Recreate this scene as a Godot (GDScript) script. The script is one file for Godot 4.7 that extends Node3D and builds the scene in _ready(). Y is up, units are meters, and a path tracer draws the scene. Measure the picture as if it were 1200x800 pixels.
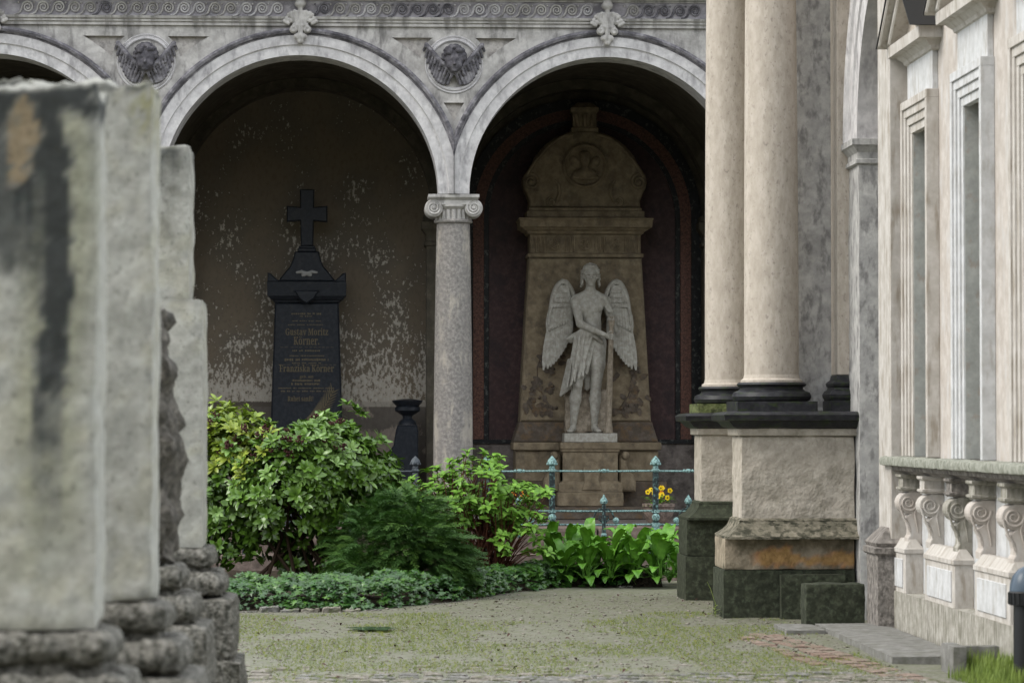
extends Node3D
# Courtyard of an old cemetery: loggia with two memorials, shrubs, a portico, a house wall and broken pillars.
# x runs along the loggia, y up, the camera looks towards -z. "d" is the distance in front of the camera (z = -d).

var rng := RandomNumberGenerator.new()
var M := {}
var taken := {}
var lump := FastNoiseLite.new()
var fine := FastNoiseLite.new()

# ---------------------------------------------------------------- mesh builder
class B:
	var v := PackedVector3Array()
	var c := PackedColorArray()
	var t := PackedInt32Array()
	var col := Color.WHITE
	var painted := false
	var uv_rect := Rect2()
	var xf := Transform3D.IDENTITY

	func p(a: Vector3) -> int:
		v.push_back(xf * a)
		c.push_back(col)
		return v.size() - 1

	func pc(a: Vector3, k: Color) -> int:
		painted = true
		v.push_back(xf * a)
		c.push_back(k)
		return v.size() - 1

	func tri_i(i: int, j: int, k: int) -> void:   # counter-clockwise from outside
		t.push_back(i); t.push_back(k); t.push_back(j)

	func tri(a: Vector3, b: Vector3, d: Vector3) -> void:
		tri_i(p(a), p(b), p(d))

	func quad(a: Vector3, b: Vector3, d: Vector3, e: Vector3) -> void:
		var i := p(a)
		p(b); p(d); p(e)
		tri_i(i, i + 1, i + 2)
		tri_i(i, i + 2, i + 3)

	func grid(rows: Array, closed := false) -> void:   # rows of points; (along row) x (row to row) points outwards
		var w: int = rows[0].size()
		var s := v.size()
		for r in rows:
			for a in r:
				p(a)
		for i in rows.size() - 1:
			for j in (w if closed else w - 1):
				var j2 := (j + 1) % w
				var q := s + i * w
				tri_i(q + j, q + j2, q + w + j2)
				tri_i(q + j, q + w + j2, q + w + j)

	func box(lo: Vector3, hi: Vector3, k := 0.0) -> void:
		if k <= 0.0:
			var x0 := lo.x; var x1 := hi.x; var y0 := lo.y; var y1 := hi.y; var z0 := lo.z; var z1 := hi.z
			quad(Vector3(x0, y0, z1), Vector3(x1, y0, z1), Vector3(x1, y1, z1), Vector3(x0, y1, z1))
			quad(Vector3(x1, y0, z0), Vector3(x0, y0, z0), Vector3(x0, y1, z0), Vector3(x1, y1, z0))
			quad(Vector3(x0, y0, z0), Vector3(x0, y0, z1), Vector3(x0, y1, z1), Vector3(x0, y1, z0))
			quad(Vector3(x1, y0, z1), Vector3(x1, y0, z0), Vector3(x1, y1, z0), Vector3(x1, y1, z1))
			quad(Vector3(x0, y1, z1), Vector3(x1, y1, z1), Vector3(x1, y1, z0), Vector3(x0, y1, z0))
			quad(Vector3(x0, y0, z0), Vector3(x1, y0, z0), Vector3(x1, y0, z1), Vector3(x0, y0, z1))
			return
		# chamfered: stack of rectangles
		var r := Rect2(lo.x, lo.z, hi.x - lo.x, hi.z - lo.z)
		stack(r, [Vector2(-k, lo.y), Vector2(0, lo.y + k), Vector2(0, hi.y - k), Vector2(-k, hi.y)], k)

	# rectangular lathe: r in (x, z), levels of (offset outwards, y); corner cut k
	func stack(r: Rect2, levels: Array, k := 0.0) -> void:
		var rings := []
		for l in levels:
			var x0: float = r.position.x - l.x
			var x1: float = r.end.x + l.x
			var z0: float = r.position.y - l.x
			var z1: float = r.end.y + l.x
			var y: float = l.y
			if k > 0.0:
				rings.append([Vector3(x0 + k, y, z1), Vector3(x1 - k, y, z1), Vector3(x1, y, z1 - k), Vector3(x1, y, z0 + k), Vector3(x1 - k, y, z0), Vector3(x0 + k, y, z0), Vector3(x0, y, z0 + k), Vector3(x0, y, z1 - k)])
			else:
				rings.append([Vector3(x0, y, z1), Vector3(x1, y, z1), Vector3(x1, y, z0), Vector3(x0, y, z0)])
		for i in rings.size() - 1:
			var a: Array = rings[i]
			var b: Array = rings[i + 1]
			for j in a.size():
				var j2 := (j + 1) % a.size()
				quad(a[j], a[j2], b[j2], b[j])
		_fan(rings[-1], false)
		_fan(rings[0], true)

	func _fan(a: Array, down: bool) -> void:
		var s := v.size()
		for q in a:
			p(q)
		for j in range(1, a.size() - 1):
			if down:
				tri_i(s, s + j + 1, s + j)
			else:
				tri_i(s, s + j, s + j + 1)

	# polygon in XY (any turn), from z0 to z1, front edge cut by k
	func extrude(poly: PackedVector2Array, z0: float, z1: float, k := 0.0, back := true) -> void:
		if Geometry2D.is_polygon_clockwise(poly):
			poly.reverse()
		var n := poly.size()
		var inner := PackedVector2Array()
		for i in n:
			var a := (poly[i] - poly[(i + n - 1) % n]).normalized()
			var b := (poly[(i + 1) % n] - poly[i]).normalized()
			var m := (Vector2(-a.y, a.x) + Vector2(-b.y, b.x))
			var l := m.length_squared()
			inner.push_back(poly[i] + (m * (2.0 * k / l) if l > 0.3 else m * k))
		var zs := z1 - k
		for i in n:
			var i2 := (i + 1) % n
			var a := poly[i]
			var b := poly[i2]
			quad(Vector3(a.x, a.y, z0), Vector3(b.x, b.y, z0), Vector3(b.x, b.y, zs), Vector3(a.x, a.y, zs))
			if k > 0.0:
				quad(Vector3(a.x, a.y, zs), Vector3(b.x, b.y, zs), Vector3(inner[i2].x, inner[i2].y, z1), Vector3(inner[i].x, inner[i].y, z1))
		var tr := Geometry2D.triangulate_polygon(poly)
		for side in (2 if back else 1):
			var s := v.size()
			for i in n:
				var q: Vector2 = inner[i] if side == 0 else poly[i]
				p(Vector3(q.x, q.y, z1 if side == 0 else z0))
			for i in range(0, tr.size(), 3):
				var a := tr[i]
				var b := tr[i + 1]
				var d := tr[i + 2]
				var ccw := (poly[b] - poly[a]).cross(poly[d] - poly[a]) > 0.0
				if ccw != (side == 0):
					var w := b
					b = d
					d = w
				tri_i(s + a, s + b, s + d)

	# moulding: profile of (outwards, y) points closed at the wall, run between two points
	func run(poly: PackedVector2Array, a: Vector3, b: Vector3, out: Vector3) -> void:
		var side := out.cross(Vector3.UP)
		var from := a
		var to := b
		if (b - a).dot(side) < 0.0:
			from = b
			to = a
		var keep := xf
		xf = xf * Transform3D(Basis(out, Vector3.UP, side), from)
		extrude(poly, 0.0, (to - from).length())
		xf = keep

	# (radius, y) profile from bottom to top
	func lathe(prof: Array, seg := 24, at := Vector3.ZERO, wob := 0.0) -> void:
		var start := 0
		var runs := []
		for i in range(1, prof.size() - 1):
			var a: Vector2 = (prof[i] - prof[i - 1]).normalized()
			var b: Vector2 = (prof[i + 1] - prof[i]).normalized()
			if absf(a.angle_to(b)) > 0.6:
				runs.append([start, i])
				start = i
		runs.append([start, prof.size() - 1])
		for r in runs:
			var rows := []
			for i in range(r[0], r[1] + 1):
				var row := PackedVector3Array()
				for j in seg:
					var an := TAU * j / seg
					row.push_back(at + Vector3(prof[i].x * cos(an), prof[i].y, -prof[i].x * sin(an)))
				rows.append(row)
			grid(rows, true)
		if prof[-1].x > 0.001:
			var s := p(at + Vector3(0, prof[-1].y, 0))
			for j in seg:
				var an := TAU * j / seg
				p(at + Vector3(prof[-1].x * cos(an), prof[-1].y, -prof[-1].x * sin(an)))
			for j in seg:
				tri_i(s, s + 1 + j, s + 1 + (j + 1) % seg)

	# profile of (radius, z) from the outer back round to the inner back, swept in XY about the origin
	func arc(prof: Array, a0: float, a1: float, n: int) -> void:
		for i in prof.size() - 1:
			var rows := [PackedVector3Array(), PackedVector3Array()]
			for e in 2:
				for j in n + 1:
					var an := lerpf(a0, a1, float(j) / n)
					rows[e].push_back(Vector3(prof[i + e].x * cos(an), prof[i + e].x * sin(an), prof[i + e].y))
			grid(rows)

	func tube(pts: Array, rad: Array, seg := 6, caps := true) -> void:
		var rows := []
		var n := pts.size()
		var ref := Vector3(0.13, 0.31, 0.94).normalized()
		for i in n:
			var dir: Vector3 = (pts[mini(i + 1, n - 1)] - pts[maxi(i - 1, 0)]).normalized()
			if absf(dir.dot(ref)) > 0.98:
				ref = Vector3(0.9, 0.3, 0.1).normalized()
			var s := dir.cross(ref).normalized()
			var u := s.cross(dir)
			ref = u
			var row := PackedVector3Array()
			var r: float = rad[i] if i < rad.size() else rad[-1]
			for j in seg:
				var an := TAU * j / seg
				row.push_back(pts[i] + (s * cos(an) + u * sin(an)) * r)
			rows.append(row)
		grid(rows, true)
		if caps:
			for e in [0, n - 1]:
				var s := p(pts[e])
				for a in rows[e]:
					p(a)
				for j in seg:
					if e == 0:
						tri_i(s, s + 1 + (j + 1) % seg, s + 1 + j)
					else:
						tri_i(s, s + 1 + j, s + 1 + (j + 1) % seg)

	func ball(at: Vector3, r: Vector3, seg := 10, rings := 6, noise: FastNoiseLite = null, amp := 0.0) -> void:
		var rows := []
		for i in rings + 1:
			var la := -PI / 2 + PI * i / rings
			var row := PackedVector3Array()
			for j in seg:
				var an := TAU * j / seg
				var q := Vector3(cos(la) * cos(an), sin(la), -cos(la) * sin(an)) * r
				if noise:
					q *= 1.0 + amp * noise.get_noise_3dv((at + q) * 8.0)
				row.push_back(at + q)
			rows.append(row)
		grid(rows, true)

	# worn block: rounded box with uneven faces; colour from paint(point, normal) if given
	func worn(lo: Vector3, hi: Vector3, cell: float, r: float, noise: FastNoiseLite, amp: float, freq: float, painter = null, key := 0, chip := 0.0) -> void:
		var size := hi - lo
		for ax in 3:
			for sg in [-1.0, 1.0]:
				var ua := (ax + 1) % 3
				var va := (ax + 2) % 3
				var nu := maxi(1, int(size[ua] / cell))
				var nv := maxi(1, int(size[va] / cell))
				var s := v.size()
				for i in nv + 1:
					for j in nu + 1:
						var q := Vector3.ZERO
						q[ax] = hi[ax] if sg > 0 else lo[ax]
						q[ua] = lo[ua] + size[ua] * j / nu
						q[va] = lo[va] + size[va] * i / nv
						var edge := Vector3(minf(q.x - lo.x, hi.x - q.x), minf(q.y - lo.y, hi.y - q.y), minf(q.z - lo.z, hi.z - q.z))
						var rr := r
						if chip > 0.0:
							rr += chip * maxf(0.0, noise.get_noise_3dv(q * freq * 0.6 + Vector3(9, 4, 2)))
						var core := q.clamp(lo + Vector3.ONE * rr, hi - Vector3.ONE * rr)
						var dir := (q - core)
						if dir.length() < 1e-6:
							dir = Vector3.ZERO
							dir[ax] = sg
						else:
							dir = dir.normalized()
						var w := core + dir * rr
						w += dir * amp * noise.get_noise_3dv(q * freq)
						if painter:
							pc(w, painter.paint_at(key, w, dir))
						else:
							p(w)
				for i in nv:
					for j in nu:
						var k := s + i * (nu + 1) + j
						if sg > 0:
							tri_i(k, k + 1, k + nu + 2)
							tri_i(k, k + nu + 2, k + nu + 1)
						else:
							tri_i(k, k + nu + 2, k + 1)
							tri_i(k, k + nu + 1, k + nu + 2)

	# flat leaf: base at at, along dir, face up; folded and drooping
	func leaf(at: Vector3, dir: Vector3, up: Vector3, len: float, wide: float, droop: float, fold: float, steps := 4, blunt := 0.5) -> void:
		var side := dir.cross(up).normalized()
		var nrm := side.cross(dir).normalized()
		var rows := []
		for i in steps + 1:
			var f := float(i) / steps
			var w := wide * 0.5 * pow(sin(PI * pow(clampf(f * 0.94 + 0.03, 0.0, 1.0), blunt)), 0.7)
			var mid := at + dir * len * f * (1.0 - 0.15 * droop * f) - nrm * len * droop * f * f
			var e := nrm * w * fold
			rows.append(PackedVector3Array([mid - side * w + e, mid, mid + side * w + e]))
		grid(rows)

	func mesh() -> ArrayMesh:
		var n := PackedVector3Array()
		n.resize(v.size())
		for i in range(0, t.size(), 3):
			var a := t[i]
			var b := t[i + 1]
			var d := t[i + 2]
			var f := (v[d] - v[a]).cross(v[b] - v[a])
			n[a] += f
			n[b] += f
			n[d] += f
		for i in n.size():
			n[i] = n[i].normalized() if n[i].length_squared() > 1e-30 else Vector3.UP
		var a := []
		a.resize(Mesh.ARRAY_MAX)
		a[Mesh.ARRAY_VERTEX] = v
		a[Mesh.ARRAY_NORMAL] = n
		a[Mesh.ARRAY_INDEX] = t
		if painted:
			a[Mesh.ARRAY_COLOR] = c
		if uv_rect.size.x > 0.0:
			var uv := PackedVector2Array()
			for q in v:
				uv.push_back(Vector2((q.x - uv_rect.position.x) / uv_rect.size.x, 1.0 - (q.y - uv_rect.position.y) / uv_rect.size.y))
			a[Mesh.ARRAY_TEX_UV] = uv
		var m := ArrayMesh.new()
		m.add_surface_from_arrays(Mesh.PRIMITIVE_TRIANGLES, a)
		return m

# ---------------------------------------------------------------- smooth bodies from joined distances
# prims: ["c", a, b, ra, rb, k] tapered capsule, ["e", centre, radii, basis, k] ellipsoid, "C" / "E": cut away
func body(b: B, prims: Array, cell: float) -> void:
	var lo := Vector3.ONE * 1e6
	var hi := -lo
	for q in prims:
		if q[0] == "c":
			var r: float = maxf(q[3], q[4])
			lo = lo.min(q[1] - Vector3.ONE * r).min(q[2] - Vector3.ONE * r)
			hi = hi.max(q[1] + Vector3.ONE * r).max(q[2] + Vector3.ONE * r)
		elif q[0] == "e":
			var r: float = maxf(q[2].x, maxf(q[2].y, q[2].z))
			lo = lo.min(q[1] - Vector3.ONE * r)
			hi = hi.max(q[1] + Vector3.ONE * r)
	lo -= Vector3.ONE * cell * 3
	hi += Vector3.ONE * cell * 3
	var nx := int(ceil((hi.x - lo.x) / cell)) + 1
	var ny := int(ceil((hi.y - lo.y) / cell)) + 1
	var nz := int(ceil((hi.z - lo.z) / cell)) + 1
	var f := PackedFloat32Array()
	f.resize(nx * ny * nz)
	f.fill(10.0)
	for q in prims:
		var cap: bool = q[0] == "c" or q[0] == "C"
		var cut: bool = q[0] == "C" or q[0] == "E"
		var a: Vector3 = q[1]
		var bb: Vector3 = q[2] if cap else q[1]
		var ra: float = q[3] if cap else maxf(q[2].x, maxf(q[2].y, q[2].z))
		var rb: float = q[4] if cap else ra
		var k: float = maxf(q[-1], 0.0005)
		var m := maxf(ra, rb) + k + cell * 2.5
		var l := ((a.min(bb) - Vector3.ONE * m - lo) / cell).floor()
		var h := ((a.max(bb) + Vector3.ONE * m - lo) / cell).ceil()
		var inv := Basis.IDENTITY
		var rad := Vector3.ONE
		if not cap:
			rad = q[2]
			inv = (q[3] as Basis).inverse()
		var ab := bb - a
		var ab2 := maxf(ab.length_squared(), 1e-9)
		var rmin := minf(rad.x, minf(rad.y, rad.z))
		for z in range(maxi(0, int(l.z)), mini(nz, int(h.z) + 1)):
			for y in range(maxi(0, int(l.y)), mini(ny, int(h.y) + 1)):
				var i := (z * ny + y) * nx
				for x in range(maxi(0, int(l.x)), mini(nx, int(h.x) + 1)):
					var w := lo + Vector3(x, y, z) * cell
					var d: float
					if cap:
						var s := clampf((w - a).dot(ab) / ab2, 0.0, 1.0)
						d = (w - a - ab * s).length() - lerpf(ra, rb, s)
					else:
						var g := (inv * (w - a)) / rad
						var gl := g.length()
						if gl < 0.3:
							d = (gl - 1.0) * rmin
						else:
							d = gl * (gl - 1.0) / (g / rad).length()
					var o := f[i + x]
					if cut:
						d = -d
						var hh := clampf(0.5 - 0.5 * (o - d) / k, 0.0, 1.0)
						f[i + x] = lerpf(o, d, hh) + k * hh * (1.0 - hh)
					else:
						var hh := clampf(0.5 + 0.5 * (o - d) / k, 0.0, 1.0)
						f[i + x] = lerpf(o, d, hh) - k * hh * (1.0 - hh)
	# surface nets
	var ids := PackedInt32Array()
	ids.resize(f.size())
	ids.fill(-1)
	var sy := nx
	var sz := nx * ny
	var off := [0, 1, sy, sy + 1, sz, sz + 1, sz + sy, sz + sy + 1]
	var lim := cell * 2.0
	for z in nz - 1:
		for y in ny - 1:
			var base := z * sz + y * sy
			for x in nx - 1:
				var i := base + x
				if absf(f[i]) > lim:
					continue
				var mask := 0
				for e in 8:
					if f[i + off[e]] < 0.0:
						mask |= 1 << e
				if mask == 0 or mask == 255:
					continue
				var sum := Vector3.ZERO
				var cnt := 0
				for e0 in 8:
					for bit in [1, 2, 4]:
						var e1: int = e0 | bit
						if e1 == e0:
							continue
						var g0 := f[i + off[e0]]
						var g1 := f[i + off[e1]]
						if (g0 < 0.0) != (g1 < 0.0):
							var s := g0 / (g0 - g1)
							var p0 := Vector3(e0 & 1, (e0 >> 1) & 1, e0 >> 2)
							var p1 := Vector3(e1 & 1, (e1 >> 1) & 1, e1 >> 2)
							sum += p0.lerp(p1, s)
							cnt += 1
				ids[i] = b.p(lo + (Vector3(x, y, z) + sum / cnt) * cell)
	for z in range(1, nz - 1):
		for y in range(1, ny - 1):
			var base := z * sz + y * sy
			for x in range(1, nx - 1):
				var i := base + x
				if ids[i] < 0 and absf(f[i]) > lim:
					continue
				var g := f[i] < 0.0
				for ax in 3:
					var st: int = [1, sy, sz][ax]
					if g == (f[i + st] < 0.0):
						continue
					var u: int = [sy, sz, 1][ax]
					var w: int = [sz, 1, sy][ax]
					var q0 := ids[i]
					var q1 := ids[i - u]
					var q2 := ids[i - u - w]
					var q3 := ids[i - w]
					if q0 < 0 or q1 < 0 or q2 < 0 or q3 < 0:
						continue
					if g:
						b.tri_i(q0, q1, q2)
						b.tri_i(q0, q2, q3)
					else:
						b.tri_i(q0, q2, q1)
						b.tri_i(q0, q3, q2)

# ---------------------------------------------------------------- nodes
func numbered(called: String) -> String:
	var k: int = taken.get(called, 0)
	taken[called] = k + 1
	return called if k == 0 else "%s_%03d" % [called, k]

func thing(called: String, label: String, category: String, at: Vector3, group := "", kind := "") -> Node3D:
	var o := Node3D.new()
	o.name = numbered(called)
	add_child(o)
	o.position = at
	tag(o, label, category, group, kind)
	return o

func tag(o: Node3D, label := "", category := "", group := "", kind := "") -> void:
	if label:
		o.set_meta("label", label)
	if category:
		o.set_meta("category", category)
	if group:
		o.set_meta("group", group)
	if kind:
		o.set_meta("kind", kind)

# a part built in world coordinates
func part(called: String, b: B, m: Material, parent: Node3D) -> MeshInstance3D:
	var o := put(called, b.mesh(), m, parent)
	o.position = -parent.global_position if parent != self else Vector3.ZERO
	return o

func put(called: String, mesh: Mesh, m: Material, parent: Node3D) -> MeshInstance3D:
	var o := MeshInstance3D.new()
	o.mesh = mesh
	o.material_override = m
	o.name = called if parent != self else numbered(called)
	parent.add_child(o, true)
	return o

func many(called: String, mesh: Mesh, m: Material, parent: Node3D, where: Array, colors: Array = []) -> MultiMeshInstance3D:
	var mm := MultiMesh.new()
	mm.transform_format = MultiMesh.TRANSFORM_3D
	mm.use_colors = colors.size() > 0
	mm.mesh = mesh
	mm.instance_count = where.size()
	for i in where.size():
		mm.set_instance_transform(i, where[i])
		if colors:
			mm.set_instance_color(i, colors[i])
	var o := MultiMeshInstance3D.new()
	o.multimesh = mm
	o.material_override = m
	o.name = called if parent != self else numbered(called)
	parent.add_child(o, true)
	if parent != self:
		o.position = -parent.global_position
	o.set_meta("kind", "stuff")
	return o

func struct(called: String, b: B, m: Material) -> MeshInstance3D:
	var o := part(called, b, m, self)
	o.set_meta("kind", "structure")
	return o

func V2(a: Array) -> PackedVector2Array:
	var o := PackedVector2Array()
	for i in range(0, a.size(), 2):
		o.push_back(Vector2(a[i], a[i + 1]))
	return o

func R(a: float, b: float) -> float:
	return rng.randf_range(a, b)

# ---------------------------------------------------------------- materials
func ramp_tex(seed_: int, freq: float, offs: Array, cols: Array, oct := 5, size := 512, kind := FastNoiseLite.TYPE_SIMPLEX_SMOOTH, gain := 0.55) -> NoiseTexture2D:
	var n := FastNoiseLite.new()
	n.seed = seed_
	n.noise_type = kind
	n.frequency = freq
	n.fractal_octaves = oct
	n.fractal_gain = gain
	var g := Gradient.new()
	g.offsets = PackedFloat32Array(offs)
	g.colors = PackedColorArray(cols)
	var t := NoiseTexture2D.new()
	t.width = size
	t.height = size
	t.seamless = true
	t.noise = n
	t.color_ramp = g
	return t

func C(r: float, g: float, b: float, a := 1.0) -> Color:
	return Color(r, g, b, a)

# stone: three tones, stains of one colour over it, relief
func stone(tones: Array, metres: float, stain: Color, lo: float, hi: float, stain_metres: Vector3, relief: float, seed_: int, rough := 0.88, vcol := false) -> StandardMaterial3D:
	var m := StandardMaterial3D.new()
	var k1 := maxf(1.0, 3.0 / metres)
	m.albedo_texture = ramp_tex(seed_, 0.012 * k1, [0.0, 0.3, 0.5, 0.7, 1.0], [tones[0], tones[0].lerp(tones[1], 0.6), tones[1], tones[1].lerp(tones[2], 0.6), tones[2]], 7, 512, FastNoiseLite.TYPE_SIMPLEX_SMOOTH, 0.7)
	m.uv1_triplanar = true
	m.uv1_world_triplanar = true
	m.uv1_triplanar_sharpness = 4.0
	m.uv1_scale = Vector3.ONE / (metres * k1)
	m.roughness = rough
	m.metallic_specular = 0.35
	m.vertex_color_use_as_albedo = vcol
	if stain.a > 0.0:
		var k2 := maxf(1.0, 2.7 / stain_metres.x)
		var clear := Color(stain.r, stain.g, stain.b, 0.0)
		m.detail_enabled = true
		m.detail_blend_mode = BaseMaterial3D.BLEND_MODE_MIX
		m.detail_albedo = ramp_tex(seed_ + 17, 0.009 * k2, [0.0, lo, hi, 1.0], [clear, clear, stain, stain], 6, 512, FastNoiseLite.TYPE_SIMPLEX_SMOOTH, 0.68)
		m.detail_uv_layer = BaseMaterial3D.DETAIL_UV_2
		m.uv2_triplanar = true
		m.uv2_world_triplanar = true
		m.uv2_triplanar_sharpness = 4.0
		m.uv2_scale = Vector3(1.0 / stain_metres.x, 1.0 / stain_metres.y, 1.0 / stain_metres.z) / k2
		m.uv2_offset = Vector3(0.31, 0.17, 0.53)
	if relief > 0.0:
		m.heightmap_enabled = true
		m.heightmap_texture = M.relief_tex
		m.heightmap_scale = relief * 1.3
	return m

func plain(col: Color, rough := 0.7, metal := 0.0, spec := 0.4) -> StandardMaterial3D:
	var m := StandardMaterial3D.new()
	m.albedo_color = col
	m.roughness = rough
	m.metallic = metal
	m.metallic_specular = spec
	return m

func leafy(a: Color, b: Color, seed_: int, rough := 0.45, through := 0.25) -> StandardMaterial3D:
	var m := StandardMaterial3D.new()
	m.albedo_texture = M.leaf_tex
	m.albedo_color = b
	m.uv1_offset = Vector3(seed_ * 0.37, seed_ * 0.11, 0)
	m.uv1_triplanar = true
	m.uv1_world_triplanar = true
	m.uv1_scale = Vector3.ONE * 2.3
	m.roughness = rough
	m.metallic_specular = 0.45
	m.vertex_color_use_as_albedo = true
	m.backlight_enabled = true
	m.backlight = Color(through, through, through * 0.5)
	return m

# ---------------------------------------------------------------- scene
func _ready() -> void:
	rng.seed = 20240611
	lump.seed = 5
	lump.frequency = 1.0
	lump.fractal_octaves = 4
	fine.seed = 9
	fine.frequency = 1.0
	fine.fractal_octaves = 3
	# camera
	var cam := Camera3D.new()
	cam.name = "camera"
	add_child(cam)
	cam.position = Vector3(0, 1.6, 0)
	cam.rotation = Vector3(atan(100.0 / 3600.0), -atan(0.05), 0)
	var at := CameraAttributesPhysical.new()
	at.frustum_focal_length = 108.0
	at.frustum_focus_distance = 31.0
	at.frustum_near = 0.1
	at.frustum_far = 400.0
	at.exposure_aperture = 4.5
	cam.attributes = at
	cam.fov = 12.68
	cam.near = 0.1
	cam.far = 400.0
	cam.current = true
	# overcast sky
	var sky_m := ProceduralSkyMaterial.new()
	sky_m.sky_top_color = Color(0.93, 0.95, 0.975)
	sky_m.sky_horizon_color = Color(0.81, 0.835, 0.865)
	sky_m.sky_curve = 0.25
	sky_m.ground_bottom_color = Color(0.28, 0.27, 0.24)
	sky_m.ground_horizon_color = Color(0.45, 0.45, 0.43)
	sky_m.sun_angle_max = 0.0
	var sky := Sky.new()
	sky.sky_material = sky_m
	var env := Environment.new()
	env.background_mode = Environment.BG_SKY
	env.sky = sky
	env.tonemap_mode = Environment.TONE_MAPPER_LINEAR
	env.tonemap_exposure = 2.85
	env.sdfgi_enabled = true
	env.ssao_enabled = true
	env.ssil_enabled = true
	var we := WorldEnvironment.new()
	we.name = "world_environment"
	we.environment = env
	add_child(we)
	# veiled sun, high on the left and a little behind the camera
	var sun := DirectionalLight3D.new()
	sun.name = "sun"
	add_child(sun)
	sun.look_at_from_position(Vector3(-9, 9, 2), Vector3.ZERO)
	sun.light_energy = 0.36
	sun.light_color = Color(1.0, 0.985, 0.96)
	sun.light_angular_distance = 30.0
	sun.shadow_enabled = true

	make_materials()
	ground()
	facing_building()
	loggia()
	portico()
	house()
	pillars()
	memorial()
	tombstone()
	angel()
	fences()
	flower_pot()
	small_stones()
	plants()

func make_materials() -> void:
	M.relief_tex = ramp_tex(3, 0.02, [0.0, 1.0], [Color.BLACK, Color.WHITE], 7, 512, FastNoiseLite.TYPE_SIMPLEX_SMOOTH, 0.75)
	M.leaf_tex = ramp_tex(90, 0.02, [0.25, 0.75], [C(.68, .74, .62), C(1, 1, 1)], 4, 256)
	var none := C(0, 0, 0, 0)
	# loggia sandstone, grey with soot
	M.grey = stone([C(.555, .545, .53), C(.665, .652, .638), C(.755, .742, .725)], 1.7, C(.27, .26, .26, .6), .50, .80, Vector3(1.1, 3.2, 1.1), 0.4, 11)
	M.grey_pale = stone([C(.63, .62, .62), C(.725, .715, .715), C(.795, .785, .78)], 1.3, C(.35, .34, .35, .5), .54, .85, Vector3(.9, 2.2, .9), 0.3, 12)
	M.grey_soot = stone([C(.30, .295, .31), C(.44, .43, .45), C(.60, .59, .60)], .9, C(.20, .195, .21, .7), .45, .75, Vector3(1.6, 1.0, 1.6), 0.4, 19)
	M.grey_dark = stone([C(.24, .235, .25), C(.34, .33, .35), C(.47, .46, .47)], .8, C(.16, .16, .18, .6), .45, .8, Vector3(.7, .7, .7), 0.5, 13)
	M.frieze_ground = stone([C(.50, .485, .50), C(.60, .585, .60), C(.70, .69, .695)], 1.3, C(.34, .33, .35, .6), .5, .75, Vector3(2.9, 2.1, 2.1), 0.4, 14)
	M.shaft = stone([C(.38, .365, .355), C(.49, .475, .46), C(.605, .585, .565)], .3, C(.67, .64, .595, .7), .56, .76, Vector3(1.1, 3.6, 1.1), 0.5, 15)
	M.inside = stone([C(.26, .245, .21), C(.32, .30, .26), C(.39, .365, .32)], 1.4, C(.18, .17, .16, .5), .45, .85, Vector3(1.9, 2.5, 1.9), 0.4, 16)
	M.floor = stone([C(.36, .33, .31), C(.45, .42, .40), C(.53, .50, .47)], 1.0, C(.22, .21, .19, .6), .5, .75, Vector3(1.5, 1.5, 1.5), 0.8, 17)
	M.step = stone([C(.38, .335, .31), C(.47, .415, .385), C(.55, .50, .465)], .9, C(.24, .22, .20, .5), .45, .85, Vector3(1.4, .5, 1.4), 0.6, 18)
	# portico
	M.beige = stone([C(.605, .57, .525), C(.675, .64, .595), C(.735, .70, .66)], 1.0, C(.42, .39, .37, .55), .66, .78, Vector3(.22, .34, .22), 0.2, 21)
	M.beige.uv1_scale = Vector3(0.55, 0.2, 0.55)
	M.beige_rough = stone([C(.58, .55, .505), C(.66, .63, .585), C(.73, .70, .655)], 1.1, C(.45, .435, .38, .5), .5, .85, Vector3(1.2, .9, 1.2), 1.3, 22)
	M.sooty = stone([C(.56, .555, .55), C(.65, .645, .635), C(.73, .725, .71)], 1.2, C(.34, .33, .335, .6), .50, .78, Vector3(.6, 1.3, .6), 0.4, 23)
	M.black_stone = stone([C(.10, .10, .115), C(.15, .15, .165), C(.22, .22, .23)], .7, C(.19, .24, .10, .7), .55, .80, Vector3(.8, .3, .8), 0.4, 24, .5)
	M.mossy = stone([C(.13, .14, .11), C(.185, .20, .155), C(.265, .28, .225)], .6, C(.34, .37, .30, .5), .58, .82, Vector3(.35, .35, .35), 0.6, 25)
	M.damp = stone([C(.33, .32, .27), C(.45, .43, .375), C(.56, .53, .475)], .7, C(.15, .16, .12, .85), .46, .64, Vector3(.7, .3, .7), 0.5, 28)
	M.moss_edge = stone([C(.26, .29, .17), C(.36, .39, .24), C(.47, .48, .35)], .5, C(.16, .18, .11, .8), .5, .7, Vector3(.6, .6, .6), 1.3, 26)
	M.plinth = stone([C(.50, .47, .42), C(.62, .58, .52), C(.70, .66, .60)], 1.0, none, 0, 1, Vector3.ONE, 1.4, 27, .9, true)
	# house wall
	M.white = stone([C(.64, .62, .59), C(.70, .68, .655), C(.755, .74, .72)], 1.5, C(.50, .455, .395, .65), .50, .80, Vector3(.55, 2.6, .55), 0.25, 31)
	M.pink = stone([C(.63, .595, .56), C(.69, .66, .63), C(.745, .72, .695)], 1.4, C(.74, .735, .73, .6), .5, .8, Vector3(1.0, 3.4, 1.0), 0.25, 32)
	M.blue_white = stone([C(.66, .66, .655), C(.725, .728, .73), C(.78, .782, .785)], 1.2, C(.55, .525, .475, .6), .52, .85, Vector3(.6, 2.2, .6), 0.25, 33)
	M.jamb = stone([C(.54, .545, .53), C(.60, .605, .59), C(.66, .66, .645)], 1.1, C(.56, .48, .42, .5), .6, .85, Vector3(.5, .9, .5), 0.25, 34)
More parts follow.
